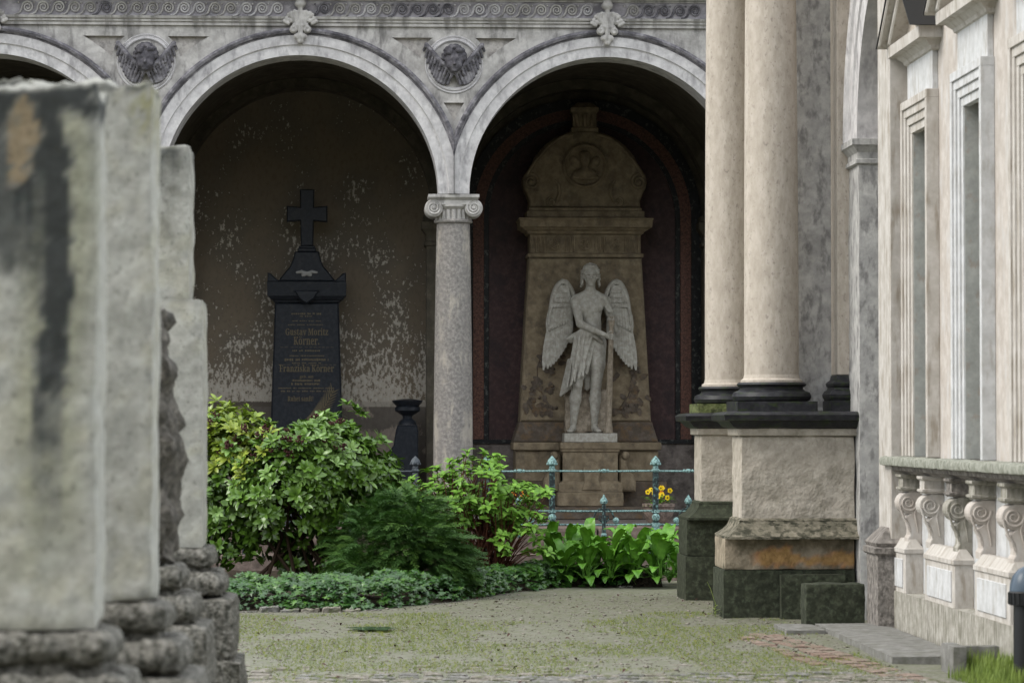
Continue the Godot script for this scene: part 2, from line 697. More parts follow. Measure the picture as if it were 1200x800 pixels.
	M.ledge = stone([C(.45, .455, .42), C(.56, .565, .525), C(.66, .66, .62)], .5, C(.33, .345, .28, .6), .45, .75, Vector3(.35, .5, .35), 0.6, 35)
	M.plinth_grey = stone([C(.50, .485, .45), C(.60, .585, .55), C(.68, .665, .635)], 1.0, C(.34, .335, .265, .65), .47, .76, Vector3(.3, 1.5, .3), 0.6, 36)
	M.worn_dark = stone([C(.34, .325, .31), C(.47, .45, .43), C(.60, .575, .55)], .5, C(.22, .21, .195, .7), .45, .75, Vector3(.4, .6, .4), 0.8, 37)
	# broken pillars
	M.pillar = stone([C(.80, .80, .785), C(.90, .895, .88), C(.97, .97, .955)], .5, C(.20, .20, .17, .4), .70, .80, Vector3(.2, .3, .2), 0.4, 41, .92, true)
	M.broken = stone([C(.20, .19, .175), C(.33, .315, .29), C(.47, .45, .42)], .35, C(.14, .14, .12, .7), .45, .75, Vector3(.3, .3, .3), 1.6, 42)
	M.footing = stone([C(.25, .245, .225), C(.38, .37, .345), C(.55, .54, .51)], .22, C(.13, .135, .10, .8), .48, .66, Vector3(.22, .22, .22), 2.4, 43)
	# memorial
	M.brown = stone([C(.40, .355, .285), C(.495, .445, .365), C(.57, .52, .435)], 1.1, C(.31, .285, .245, .6), .48, .8, Vector3(.9, 1.2, .9), 0.4, 51)
	M.panel = stone([C(.58, .565, .545), C(.67, .65, .63), C(.74, .725, .70)], 1.1, C(.36, .35, .35, .5), .5, .8, Vector3(.5, .6, .5), 0.6, 58)
	M.facade = plain(C(.33, .31, .28), .9)
	M.facade_roof = plain(C(.26, .17, .14), .9)
	M.brown_grey = stone([C(.27, .24, .205), C(.345, .31, .275), C(.42, .385, .345)], 1.0, C(.45, .36, .25, .6), .5, .8, Vector3(.8, .7, .8), 0.4, 52)
	M.marble = stone([C(.55, .535, .495), C(.635, .62, .58), C(.71, .70, .665)], .5, C(.42, .395, .345, .32), .52, .8, Vector3(.2, .5, .2), 0.1, 53, .6)
	M.marble_warm = stone([C(.47, .43, .37), C(.575, .53, .465), C(.66, .62, .56)], .4, C(.37, .33, .275, .5), .5, .8, Vector3(.2, .5, .2), 0.2, 54, .6)
	M.purple = stone([C(.19, .135, .135), C(.25, .18, .178), C(.31, .235, .23)], .6, C(.15, .125, .13, .6), .5, .75, Vector3(1.5, 1.9, 1.5), 0.3, 55, .5)
	M.red_granite = stone([C(.25, .165, .14), C(.37, .25, .21), C(.49, .36, .305)], .16, C(.15, .11, .10, .6), .5, .7, Vector3(.25, .25, .25), 0.1, 56, .5)
	M.black_marble = stone([C(.07, .075, .08), C(.10, .105, .11), C(.16, .165, .165)], .5, C(.40, .41, .39, .5), .66, .72, Vector3(.42, .5, .42), 0.1, 57, .4)
	# tombstone
	M.black = stone([C(.095, .105, .125), C(.125, .14, .165), C(.17, .185, .205)], .4, C(.20, .20, .20, .5), .62, .85, Vector3(.8, 1.2, .8), 0.2, 61, .42)
	M.gold = plain(C(.36, .325, .25), .6, .1)
	M.white_relief = plain(C(.55, .55, .54), .7)
	# iron
	M.iron = stone([C(.10, .12, .125), C(.15, .18, .185), C(.23, .27, .275)], .25, C(.42, .55, .54, .8), .60, .72, Vector3(.2, .3, .2), 0.5, 71, .6)
	M.verdigris = stone([C(.34, .46, .46), C(.50, .63, .62), C(.66, .76, .745)], .14, C(.16, .20, .21, .9), .52, .64, Vector3(.11, .16, .11), 0.5, 72, .7)
	M.iron_grey = stone([C(.20, .215, .23), C(.28, .30, .32), C(.38, .40, .42)], .25, C(.5, .53, .55, .6), .62, .74, Vector3(.2, .3, .2), 0.4, 73, .6)
	M.dark_paint = plain(C(.085, .09, .095), .45)
	M.blue_paint = plain(C(.26, .31, .36), .35)
	# ground
	M.puddle = plain(C(.10, .10, .085), .06, 0.0, .5)
	M.soil = stone([C(.14, .115, .085), C(.20, .165, .125), C(.27, .23, .175)], .5, C(.10, .085, .06, .6), .5, .8, Vector3(.6, .6, .6), 4.0, 81)
	M.gravel = stone([C(.35, .345, .305), C(.43, .425, .38), C(.51, .505, .46)], .4, C(.345, .37, .245, .65), .40, .70, Vector3(.8, .8, .55), 1.2, 82, .6)
	M.cobble = [stone([C(.30, .30, .285), C(.42, .415, .40), C(.55, .54, .53)], .35, C(.27, .30, .15, .7), .52, .7, Vector3(.6, .6, .6), 1.2, 83), stone([C(.36, .34, .31), C(.47, .45, .42), C(.58, .56, .53)], .3, C(.27, .30, .15, .7), .50, .7, Vector3(.5, .5, .5), 1.2, 84)]
	M.brick = [stone([C(.40, .33, .295), C(.475, .395, .355), C(.54, .465, .43)], .3, C(.41, .40, .33, .8), .48, .70, Vector3(.5, .5, .5), 1.2, 85), stone([C(.42, .355, .32), C(.495, .43, .39), C(.56, .50, .465)], .3, C(.38, .38, .31, .8), .46, .7, Vector3(.5, .5, .5), 1.2, 86)]
	M.concrete = stone([C(.38, .375, .36), C(.45, .445, .43), C(.52, .515, .50)], .8, C(.32, .325, .265, .5), .48, .8, Vector3(1.1, 1.1, 1.1), 0.4, 87)
	M.terracotta = stone([C(.36, .31, .285), C(.45, .40, .37), C(.54, .49, .455)], .3, C(.25, .23, .21, .7), .5, .7, Vector3(.4, .4, .4), 0.8, 88)
	# leaves
	M.rhodo = leafy(C(.26, .38, .13), C(.375, .505, .195), 91, .28, .3)
	M.rhodo_pale = leafy(C(.40, .53, .28), C(.52, .64, .37), 92, .28, .35)
	M.rhodo_lime = leafy(C(.50, .56, .18), C(.60, .65, .26), 93, .35, .4)
	M.bud = plain(C(.23, .11, .09), .7)
	M.juniper = leafy(C(.17, .30, .13), C(.30, .45, .21), 94, .6, .25)
	M.hydrangea = leafy(C(.34, .52, .16), C(.47, .64, .24), 95, .5, .45)
	M.stem_red = plain(C(.34, .20, .14), .8)
	M.stem = plain(C(.22, .17, .12), .9)
	M.ivy = leafy(C(.12, .23, .12), C(.23, .37, .18), 96, .3, .2)
	M.hosta = leafy(C(.29, .50, .14), C(.42, .62, .23), 97, .4, .5)
	M.grass = leafy(C(.40, .46, .22), C(.54, .585, .32), 98, .6, .3)
	M.yellow = plain(C(.86, .72, .08), .6)
	M.orange = plain(C(.84, .52, .08), .6)
	M.flower_eye = plain(C(.16, .07, .04), .7)

# ---------------------------------------------------------------- ground
func ground() -> void:
	var b := B.new()
	var rows := []
	# one sheet: finer near the court, reaching far out
	var xs := [-160.0, -60.0, -20.0]
	var zs := [60.0, 0.0, -10.0]
	for i in 41:
		xs.append(-4.0 + i * 0.25)
	for i in 61:
		zs.append(-17.5 - i * 0.25)
	xs.append_array([20.0, 60.0, 160.0])
	zs.append_array([-60.0, -200.0])
	for z in zs:
		var row := PackedVector3Array()
		for x in xs:
			var near: bool = x > -5.0 and x < 8.0 and z < -15.0 and z > -34.0
			row.push_back(Vector3(x, 0.022 * lump.get_noise_2d(x * 0.7, z * 0.7) - 0.006 if near else -0.01, z))
		rows.append(row)
	b.grid(rows)
	struct("ground", b, M.gravel)
	# soil of the planting bed in front of the loggia
	b = B.new()
	rows = []
	for i in 15:
		var f := i / 14.0
		var row := PackedVector3Array()
		for j in 61:
			var x := -3.2 + j * 0.1045
			var front := bed_edge(x)
			var z := lerpf(front, -32.3, f)
			row.push_back(Vector3(x, -0.02 + 0.13 * smoothstep(0.0, 0.25, f) + 0.02 * lump.get_noise_2d(x * 3.0, z * 3.0), z))
		rows.append(row)
	b.grid(rows)
	struct("bed_soil", b, M.soil)
	# small paving stones: rows across the court at the near edge
	var path := Node3D.new()
	path.name = "cobbled_path"
	add_child(path)
	path.position = Vector3(1.5, 0, -19.5)
	path.set_meta("kind", "structure")
	var meshes := []
	for k in 6:
		b = B.new()
		var w := 0.066 + 0.008 * (k % 3)
		b.worn(Vector3(-w, -0.07, -0.056), Vector3(w, 0.0, 0.056), 0.034, 0.018, lump, 0.012, 9.0 + k, null, 0, 0.01)
		meshes.append(b.mesh())
	var n := 0
	var rest := []
	for r in 16:
		var z := -18.95 - r * 0.128
		var x := -1.1 + R(-0.05, 0.05)
		while x < 3.72 - r * 0.02:
			var tr := Transform3D(Basis(Vector3.UP, R(-0.1, 0.1)), Vector3(x, 0.012 + R(-0.012, 0.006), z + R(-0.012, 0.012)))
			if r < 8 and n < 300:
				var o := put("cobblestone", meshes[rng.randi() % 6], M.cobble[rng.randi() % 2], path)
				o.transform = Transform3D(tr.basis, tr.origin - path.position)
				n += 1
			elif R(0, 1) < 0.75 - 0.03 * r:
				tr.origin.y -= 0.008
				rest.append(tr)
			x += 0.155 + R(-0.008, 0.012)
	many("cobblestone_rows", meshes[0], M.cobble[1], path, rest)
	# brick edging, running towards the portico
	var edge := Node3D.new()
	edge.name = "brick_edging"
	add_child(edge)
	edge.position = Vector3(3.3, 0, -22)
	edge.set_meta("kind", "structure")
	var bm := []
	for k in 4:
		b = B.new()
		b.worn(Vector3(-0.058, -0.06, -0.118), Vector3(0.058, 0.0, 0.118), 0.05, 0.012, lump, 0.008, 7.0 + k)
		bm.append(b.mesh())
	for line in [[Vector2(3.20, 23.55), Vector2(3.56, 19.3), 2], [Vector2(2.95, 23.3), Vector2(3.10, 20.6), 1]]:
		var dir: Vector2 = (line[1] - line[0]).normalized()
		var len: float = (line[1] - line[0]).length()
		for w in line[2]:
			var s := R(0, 0.1)
			while s < len:
				var q: Vector2 = line[0] + dir * s + Vector2(-dir.y, dir.x) * (-0.126 * w)
				var o := put("brick", bm[rng.randi() % 4], M.brick[rng.randi() % 2], edge)
				o.transform = Transform3D(Basis(Vector3.UP, atan2(dir.x, -dir.y) + PI + R(-0.05, 0.05)), Vector3(q.x, 0.014 + R(-0.010, 0.006) - (0.008 if line[2] == 1 else 0.0), -q.y) - edge.position)
				s += 0.252 + R(0, 0.012)
	# slab in front of the house
	b = B.new()
	b.worn(Vector3(3.62, -0.1, -24.3), Vector3(4.16, 0.045, -20.75), 0.09, 0.012, lump, 0.008, 2.0)
	struct("paving_slab", b, M.concrete)
	b = B.new()
	b.worn(Vector3(3.30, -0.1, -24.35), Vector3(3.612, 0.036, -23.62), 0.09, 0.012, lump, 0.008, 2.0)
	struct("paving_slab", b, M.concrete)
	# shallow puddle with an uneven rim
	b = B.new()
	var c0 := b.p(Vector3(0.12, 0.0165, -24.25))
	for i in 40:
		var an := TAU * i / 40.0
		var rr := 0.75 + 0.45 * lump.get_noise_2d(cos(an) * 1.4, sin(an) * 1.4 + 5.0)
		b.p(Vector3(0.12 + cos(an) * 0.24 * rr, 0.0165, -24.25 - sin(an) * 0.30 * rr))
	for i in 40:
		b.tri_i(c0, c0 + 1 + i, c0 + 1 + (i + 1) % 40)
	struct("puddle_water", b, M.puddle)
	# edging stones along the bed
	var kerb := Node3D.new()
	kerb.name = "bed_kerb"
	add_child(kerb)
	kerb.position = Vector3(0, 0, -27)
	kerb.set_meta("kind", "structure")
	for k in 5:
		b = B.new()
		b.worn(Vector3(-0.08, -0.06, -0.06), Vector3(0.075, 0.035 + 0.010 * (k % 3), 0.06), 0.02, 0.012, lump, 0.03, 11.0 + k, null, 0, 0.03)
		meshes[k] = b.mesh()
	var kx := -1.15
	while kx < 3.0:
		var o := put("edging_stone", meshes[rng.randi() % 5], M.cobble[rng.randi() % 2] if kx > -0.8 and kx < -0.05 else M.footing, kerb)
		var low := 0.012 if kx > -0.8 and kx < -0.05 else 0.05
		o.transform = Transform3D(Basis(Vector3.UP, R(-0.25, 0.25)), Vector3(kx, R(-0.015, 0.005) - low, bed_edge(kx) + 0.05) - kerb.position)
		kx += 0.165 + R(0, 0.03)

func bed_edge(x: float) -> float:
	return -lerpf(26.9, 30.9, smoothstep(-0.1, 2.2, x) * 0.9 + 0.1 * smoothstep(1.5, 3.2, x)) + 0.06 * lump.get_noise_1d(x * 4.0)

# ---------------------------------------------------------------- loggia
const MOD := 3.304
const SPRING := 4.105
const FLOOR := 0.53

func circle(c: Vector2, r: float, n := 64) -> PackedVector2Array:
	var o := PackedVector2Array()
	for i in n:
		o.push_back(c + Vector2(cos(TAU * i / n), sin(TAU * i / n)) * r)
	return o

func spiral(b: B, at: Vector3, r0: float, r1: float, turns: float, start: float, rad: float, n := 40, flip := 1.0) -> void:
	var pts := []
	var rr := []
	for i in n + 1:
		var f := float(i) / n
		var r := lerpf(r0, r1, pow(f, 0.8))
		var an := start + flip * TAU * turns * f
		pts.append(at + Vector3(cos(an) * r, sin(an) * r, 0))
		rr.append(rad * lerpf(1.0, 0.7, f))
	b.tube(pts, rr, 5)

func loggia() -> void:
	var L := thing("loggia", "long grey sandstone arcade with round arches and a carved frieze behind the bushes", "arcade", Vector3(1.0, 0, -33.5))
	var centres := [-7.237, -3.933, -0.629, 2.675, 5.979]
	var cols := [-5.585, -2.281, 1.023, 4.327]
	var b: B
	# wall over the arches with sunk panels
	var outline := PackedVector2Array([Vector2(-9.2, 5.92), Vector2(-9.2, SPRING)])
	for cx in centres:
		for i in 49:
			var an := PI - PI * i / 48.0
			outline.push_back(Vector2(cx + 1.5 * cos(an), SPRING + 1.5 * sin(an)))
	outline.push_back(Vector2(9.3, SPRING))
	outline.push_back(Vector2(9.3, 5.92))
	var wall := CSGCombiner3D.new()
	wall.name = "spandrel_wall"
	L.add_child(wall)
	wall.position = Vector3(0, 0, -33.0) - L.position
	var solid := CSGPolygon3D.new()
	solid.name = "wall_block"
	solid.polygon = outline
	solid.depth = 0.45
	solid.material = M.grey
	wall.add_child(solid)
	for cx in [-2.281, 1.023]:
		var tondo := circle(Vector2(cx, 5.5), 0.37)
		for s in [-1.0, 1.0]:
			var half := PackedVector2Array([Vector2(cx, 5.1), Vector2(cx + s * MOD / 2, 5.1), Vector2(cx + s * MOD / 2, 5.79), Vector2(cx, 5.79)])
			var best := PackedVector2Array()
			for q in Geometry2D.clip_polygons(half, circle(Vector2(cx + s * MOD / 2, SPRING), 1.95, 96)):
				for w in Geometry2D.clip_polygons(q, tondo):
					var top := -9.0
					for e in w:
						top = maxf(top, e.y)
					if top > 5.78 and w.size() > best.size():
						best = w
			if best.size() > 2:
				sunk(wall, best, 0.06)
		var under := PackedVector2Array([Vector2(cx - 0.35, 4.75), Vector2(cx + 0.35, 4.75), Vector2(cx + 0.35, 5.09), Vector2(cx - 0.35, 5.09)])
		for q in Geometry2D.clip_polygons(under, circle(Vector2(cx + MOD / 2, SPRING), 1.83, 96)):
			for w in Geometry2D.clip_polygons(q, circle(Vector2(cx - MOD / 2, SPRING), 1.83, 96)):
				var hi := -9.0
				for e in w:
					hi = maxf(hi, e.y)
				if hi > 5.08:
					sunk(wall, w, 0.05)
	# archivolts
	for cx in centres:
		b = B.new()
		b.xf = Transform3D(Basis.IDENTITY, Vector3(cx, SPRING, -33.0))
		var prof := [Vector2(1.775, -0.01), Vector2(1.775, 0.075), Vector2(1.75, 0.088), Vector2(1.725, 0.075), Vector2(1.712, 0.05), Vector2(1.70, 0.045), Vector2(1.60, 0.045), Vector2(1.592, 0.032), Vector2(1.583, 0.028), Vector2(1.486, 0.028), Vector2(1.486, -0.46)]
		for i in prof.size() - 1:
			if i == 5:
				part("archivolt_moulding", b, M.grey_soot, L)
				b = B.new()
				b.xf = Transform3D(Basis.IDENTITY, Vector3(cx, SPRING, -33.0))
			var rows := [PackedVector3Array(), PackedVector3Array()]
			for e in 2:
				for j in 81:
					var an := PI * j / 80.0
					var r: float = minf(prof[i + e].x, 1.6505 / maxf(absf(cos(an)), 0.001))
					rows[e].push_back(Vector3(r * cos(an), r * sin(an), prof[i + e].y))
			b.grid(rows)
		part("archivolt", b, M.grey_pale, L)
	# mouldings and frieze
	b = B.new()
	b.run(V2([0, 5.905, 0.035, 5.905, 0.035, 5.935, 0.055, 5.945, 0.055, 5.965, 0.075, 5.975, 0.085, 6.0, 0, 6.0]), Vector3(-9.2, 0, -33.0), Vector3(9.3, 0, -33.0), Vector3(0, 0, 1))
	b.run(V2([0, 6.202, 0.03, 6.202, 0.045, 6.23, 0.12, 6.26, 0.13, 6.31, 0.34, 6.33, 0.36, 6.45, 0.40, 6.50, 0.42, 6.58, 0, 6.6]), Vector3(-9.2, 0, -33.0), Vector3(9.3, 0, -33.0), Vector3(0, 0, 1))
	part("cornice", b, M.grey, L)
	b = B.new()
	b.box(Vector3(-9.2, 5.921, -33.45), Vector3(9.3, 6.6, -33.012))
	var frieze := part("frieze", b, M.frieze_ground, L)
	b = B.new()
	var pts := []
	var rr := []
	for i in 45:
		var f := i / 44.0
		var r := lerpf(0.060, 0.010, f)
		var an := PI * 0.9 - TAU * 2.0 * f
		pts.append(Vector3(cos(an) * r, sin(an) * r * 1.05, 0.010))
		rr.append(lerpf(0.0135, 0.009, f))
	b.tube(pts, rr, 5)
	b.tube([Vector3(-0.058, 0.02, 0.008), Vector3(-0.066, -0.02, 0.008), Vector3(-0.085, -0.055, 0.008), Vector3(-0.115, -0.075, 0.008), Vector3(-0.15, -0.078, 0.008)], [0.0135, 0.014, 0.013, 0.011, 0.007], 5)
	b.ball(Vector3(-0.1, 0.05, 0.006), Vector3(0.012, 0.012, 0.012), 6, 4)
	var scroll := b.mesh()
	b = B.new()
	b.run(V2([0, 0, 0.02, 0, 0.02, 0.016, 0, 0.016]), Vector3(-9.2, 6.184, -33.012), Vector3(9.3, 6.184, -33.012), Vector3(0, 0, 1))
	part("frieze_border", b, M.grey, frieze)
	var x := -3.9
	var k := 0
	while x < 3.75:
		var skip := false
		for cx in centres:
			if absf(x - cx) < 0.21:
				skip = true
		if not skip:
			var o := put("scroll", scroll, [M.grey_pale, M.grey, M.grey_soot][clampi(int(1.5 + 3.2 * lump.get_noise_1d(x * 0.9 + 3.0)), 0, 2)], frieze)
			o.position = Vector3(x + 0.02, 6.095, -33.012) - L.position + L.position - frieze.global_position
		k += 1
		x += 0.167
	# keystones
	b = B.new()
	var pr := [["e", Vector3(0, 0.40, 0.07), Vector3(0.075, 0.055, 0.06), Basis.IDENTITY, 0.02], ["e", Vector3(0, 0.45, 0.06), Vector3(0.06, 0.03, 0.05), Basis.IDENTITY, 0.004],
		["c", Vector3(0, 0.37, 0.07), Vector3(0, 0.02, 0.08), 0.035, 0.026, 0.02], ["e", Vector3(0, 0.0, 0.06), Vector3(0.085, 0.05, 0.045), Basis.IDENTITY, 0.015], ["e", Vector3(0, -0.05, 0.055), Vector3(0.045, 0.045, 0.04), Basis.IDENTITY, 0.01]]
	for s in [-1.0, 1.0]:
		pr.append(["c", Vector3(0.01 * s, 0.06, 0.08), Vector3(0.055 * s, 0.30, 0.08), 0.02, 0.024, 0.008])
		pr.append(["c", Vector3(0.0, 0.08, 0.07), Vector3(0.12 * s, 0.28, 0.08), 0.022, 0.028, 0.008])
		for q in [[0.06, 0.30], [0.10, 0.285], [0.14, 0.26], [0.165, 0.215], [0.19, 0.18], [0.155, 0.16], [0.12, 0.19], [0.10, 0.235]]:
			pr.append(["e", Vector3(q[0] * s, q[1], 0.075), Vector3(0.036, 0.026, 0.03), Basis(Vector3.BACK, s * 0.5), 0.006])
		pr.append(["e", Vector3(0.085 * s, 0.085, 0.075), Vector3(0.05, 0.05, 0.045), Basis.IDENTITY, 0.008])
		pr.append(["E", Vector3(0.085 * s, 0.085, 0.13), Vector3(0.026, 0.026, 0.03), Basis.IDENTITY, 0.006])
		pr.append(["c", Vector3(0.02 * s, 0.13, 0.09), Vector3(0.08 * s, 0.14, 0.08), 0.02, 0.022, 0.008])
	body(b, pr, 0.012)
	var key := b.mesh()
	for cx in [-3.933, -0.629, 2.675]:
		var o := put("keystone_leaf", key, M.grey, L)
		o.position = Vector3(cx, 5.785, -32.985) - L.position
		o.scale = Vector3(0.88, 0.88, 1.0)
	# tondi with winged heads
	var ring := B.new()
	var rp := [Vector2(0.315, -0.02), Vector2(0.315, 0.006), Vector2(0.305, 0.016), Vector2(0.288, 0.006), Vector2(0.28, 0.02), Vector2(0.262, 0.024), Vector2(0.25, 0.012), Vector2(0.247, -0.02)]
	ring.arc(rp, 0, TAU, 56)
	var ring_mesh := ring.mesh()
	b = B.new()
	pr = [["e", Vector3(0, 0.045, 0.09), Vector3(0.098, 0.118, 0.10), Basis.IDENTITY, 0.01], ["e", Vector3(0, -0.02, 0.13), Vector3(0.075, 0.07, 0.065), Basis.IDENTITY, 0.03],
		["e", Vector3(0.045, -0.025, 0.165), Vector3(0.034, 0.032, 0.028), Basis.IDENTITY, 0.015], ["e", Vector3(-0.045, -0.025, 0.165), Vector3(0.034, 0.032, 0.028), Basis.IDENTITY, 0.015],
		["c", Vector3(0, 0.035, 0.185), Vector3(0, -0.008, 0.205), 0.010, 0.017, 0.008], ["e", Vector3(0, -0.072, 0.16), Vector3(0.03, 0.02, 0.03), Basis.IDENTITY, 0.012],
		["c", Vector3(0.016, 0.05, 0.185), Vector3(0.055, 0.048, 0.165), 0.009, 0.008, 0.006], ["c", Vector3(-0.016, 0.05, 0.185), Vector3(-0.055, 0.048, 0.165), 0.009, 0.008, 0.006],
		["E", Vector3(0.036, 0.024, 0.195), Vector3(0.02, 0.012, 0.018), Basis.IDENTITY, 0.006], ["E", Vector3(-0.036, 0.024, 0.195), Vector3(0.02, 0.012, 0.018), Basis.IDENTITY, 0.006],
		["C", Vector3(-0.022, -0.042, 0.20), Vector3(0.022, -0.042, 0.20), 0.007, 0.007, 0.005]]
	var hr := RandomNumberGenerator.new()
	hr.seed = 77
	for i in 46:
		var an := hr.randf_range(-0.25, PI + 0.25)
		var up := hr.randf_range(0.0, 1.0)
		var q := Vector3(cos(an) * 0.105 * sqrt(1.0 - up * up * 0.7), 0.065 + sin(an) * 0.115 * sqrt(1.0 - up * up * 0.6), 0.08 + up * 0.10)
		if q.z > 0.14 and q.y < 0.10:
			continue
		pr.append(["e", q, Vector3(0.026, 0.024, 0.024), Basis.IDENTITY, 0.004])
	body(b, pr, 0.0085)
	var head := b.mesh()
	b = B.new()
	pr = []
	for s in [-1.0, 1.0]:
		var lead := [Vector3(0.015 * s, -0.10, 0.07), Vector3(0.12 * s, 0.0, 0.085), Vector3(0.21 * s, 0.10, 0.08), Vector3(0.30 * s, 0.21, 0.06)]
		for i in 3:
			pr.append(["c", lead[i], lead[i + 1], 0.024, 0.024, 0.015])
		for i in 11:
			var f := i / 10.0
			var from: Vector3 = lead[0].lerp(lead[1], f * 3.0) if f < 0.333 else (lead[1].lerp(lead[2], f * 3.0 - 1.0) if f < 0.667 else lead[2].lerp(lead[3], f * 3.0 - 2.0))
			var to := Vector3(s * lerpf(0.07, 0.325, pow(f, 0.8)), lerpf(-0.215, 0.15, f) - 0.10 * sin(f * PI), 0.03)
			pr.append(["c", from, to, 0.015, 0.017, 0.003])
			if i % 2 == 0:
				pr.append(["c", from + Vector3(0, 0, 0.014), from.lerp(to, 0.45) + Vector3(0, 0, 0.018), 0.014, 0.016, 0.003])
	body(b, pr, 0.0095)
	var wings := b.mesh()
	for cx in [-2.281, 1.023]:
		var t := Node3D.new()
		t.name = "tondo"
		L.add_child(t, true)
		t.position = Vector3(cx, 5.5, -33.0) - L.position
		put("ring", ring_mesh, M.grey_pale, t)
		put("cherub_head", head, M.grey_dark, t).scale = Vector3(1.08, 1.08, 0.95)
		put("cherub_wings", wings, M.grey_soot, t)
	# columns
	var mesh_list := column_meshes()
	for cx in cols:
		var t := Node3D.new()
		t.name = "column"
		L.add_child(t, true)
		t.position = Vector3(cx, FLOOR, -33.22) - L.position
		put("shaft", mesh_list[0], M.shaft, t)
		put("capital", mesh_list[1], M.grey, t)
		put("base", mesh_list[2], M.shaft, t)
	# inside: floor, rear wall, rear piers, vaults
	b = B.new()
	b.box(Vector3(-9.2, 0.0, -36.9), Vector3(9.3, FLOOR, -33.5))
	part("floor", b, M.floor, L)
	var st := B.new()
	for q in [[32.62, 33.49, 0.0, FLOOR - 0.004], [32.02, 32.61, -0.05, 0.27]]:
		x = -3.6
		while x < 4.6:
			var w := 1.1 + R(-0.12, 0.12)
			st = B.new()
			st.worn(Vector3(x + 0.004, q[2], -q[1]), Vector3(x + w - 0.004, q[3], -q[0]), 0.11, 0.014, lump, 0.008, 3.0)
			part("step_stone", st, M.step, L)
			x += w
	b = B.new()
	b.box(Vector3(-9.2, FLOOR, -37.1), Vector3(-2.281, 6.6, -36.7))
	b.box(Vector3(1.023, FLOOR, -37.1), Vector3(9.3, 6.6, -36.7))
	b.box(Vector3(-2.281, FLOOR, -37.1), Vector3(1.023, 6.6, -36.72))
	b.box(Vector3(-9.5, 0, -37.1), Vector3(-9.2, 6.6, -33.0))
	b.box(Vector3(9.3, 0, -37.1), Vector3(9.6, 6.6, -33.0))
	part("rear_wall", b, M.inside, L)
	plaster(L)
	for cx in cols:
		b = B.new()
		b.stack(Rect2(cx - 0.22, -36.7, 0.44, 0.34), [Vector2(0.05, FLOOR), Vector2(0.05, FLOOR + 0.16), Vector2(0.02, FLOOR + 0.2), Vector2(0, FLOOR + 0.22), Vector2(0, 3.74), Vector2(0.025, 3.75), Vector2(0.025, 3.79), Vector2(0.005, 3.80), Vector2(0.005, 3.88), Vector2(0.05, 3.94), Vector2(0.06, 3.95), Vector2(0.06, 4.03), Vector2(0.04, 4.04), Vector2(0.04, 4.10)])
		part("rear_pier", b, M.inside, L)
		b = B.new()
		b.box(Vector3(cx - 0.15, 4.0, -36.37), Vector3(cx + 0.15, 4.118, -33.44), 0.015)
		part("tie_beam", b, M.inside, L)
	for cx in centres:
		b = B.new()
		b.xf = Transform3D(Basis.IDENTITY, Vector3(cx, 4.115, 0))
		b.arc([Vector2(1.625, -33.44), Vector2(1.625, -36.72)], 0, PI, 40)
		b.arc([Vector2(1.64, -36.72), Vector2(1.64, -33.44)], 0, PI, 40)
		b.arc([Vector2(1.62, -36.36), Vector2(1.50, -36.36), Vector2(1.50, -36.71)], 0, PI, 40)
		b.arc([Vector2(1.62, -33.9), Vector2(1.56, -33.9), Vector2(1.56, -34.25), Vector2(1.62, -34.25)], 0, PI, 40)
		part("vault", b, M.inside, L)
	b = B.new()
	b.box(Vector3(-9.6, 6.61, -37.3), Vector3(9.7, 6.8, -32.5))
	part("roof", b, M.grey, L)
	# coloured stone lining behind the angel
	var cx := 2.675
	var lin := [["field_panel", 0.0, 1.12, -36.668, M.purple], ["inner_band", 1.12, 1.18, -36.650, M.black_marble], ["granite_band", 1.18, 1.31, -36.640, M.red_granite], ["outer_band", 1.31, 1.43, -36.655, M.black_marble]]
	for q in lin:
		b = B.new()
		b.xf = Transform3D(Basis.IDENTITY, Vector3(cx, 0, 0))
		var pl := PackedVector2Array()
		if q[1] == 0.0:
			pl.push_back(Vector2(-q[2], 1.45))
			pl.push_back(Vector2(q[2], 1.45))
			for i in 33:
				pl.push_back(Vector2(q[2] * cos(PI * i / 32), 4.1 + q[2] * sin(PI * i / 32)))
			b.extrude(pl, -36.71, q[3])
		else:
			for s in [-1.0, 1.0]:
				pl = PackedVector2Array([Vector2(s * q[1], 1.45), Vector2(s * q[2], 1.45), Vector2(s * q[2], 4.1), Vector2(s * q[1], 4.1)])
				b.extrude(pl, -36.71, q[3], 0.003)
			b.xf.origin.y = 4.1
			b.arc([Vector2(q[2], -36.71), Vector2(q[2], q[3]), Vector2(q[1], q[3]), Vector2(q[1], -36.71)], 0, PI, 36)
		part(q[0], b, q[4], L)
	b = B.new()
	b.box(Vector3(cx - 1.43, 1.40, -36.71), Vector3(cx + 1.43, 1.449, -36.63))
	part("lower_band", b, M.black_marble, L)
	b = B.new()
	b.box(Vector3(cx - 1.43, FLOOR, -36.71), Vector3(cx + 1.43, 1.399, -36.66))
	part("dado", b, M.floor, L)

func sunk(wall: Node3D, poly: PackedVector2Array, deep: float) -> void:
	var s := CSGPolygon3D.new()
	s.name = "panel"
	s.polygon = poly
	s.depth = deep + 0.1
	s.position.z = 0.1
	s.operation = CSGShape3D.OPERATION_SUBTRACTION
	s.material = M.panel
	wall.add_child(s, true)

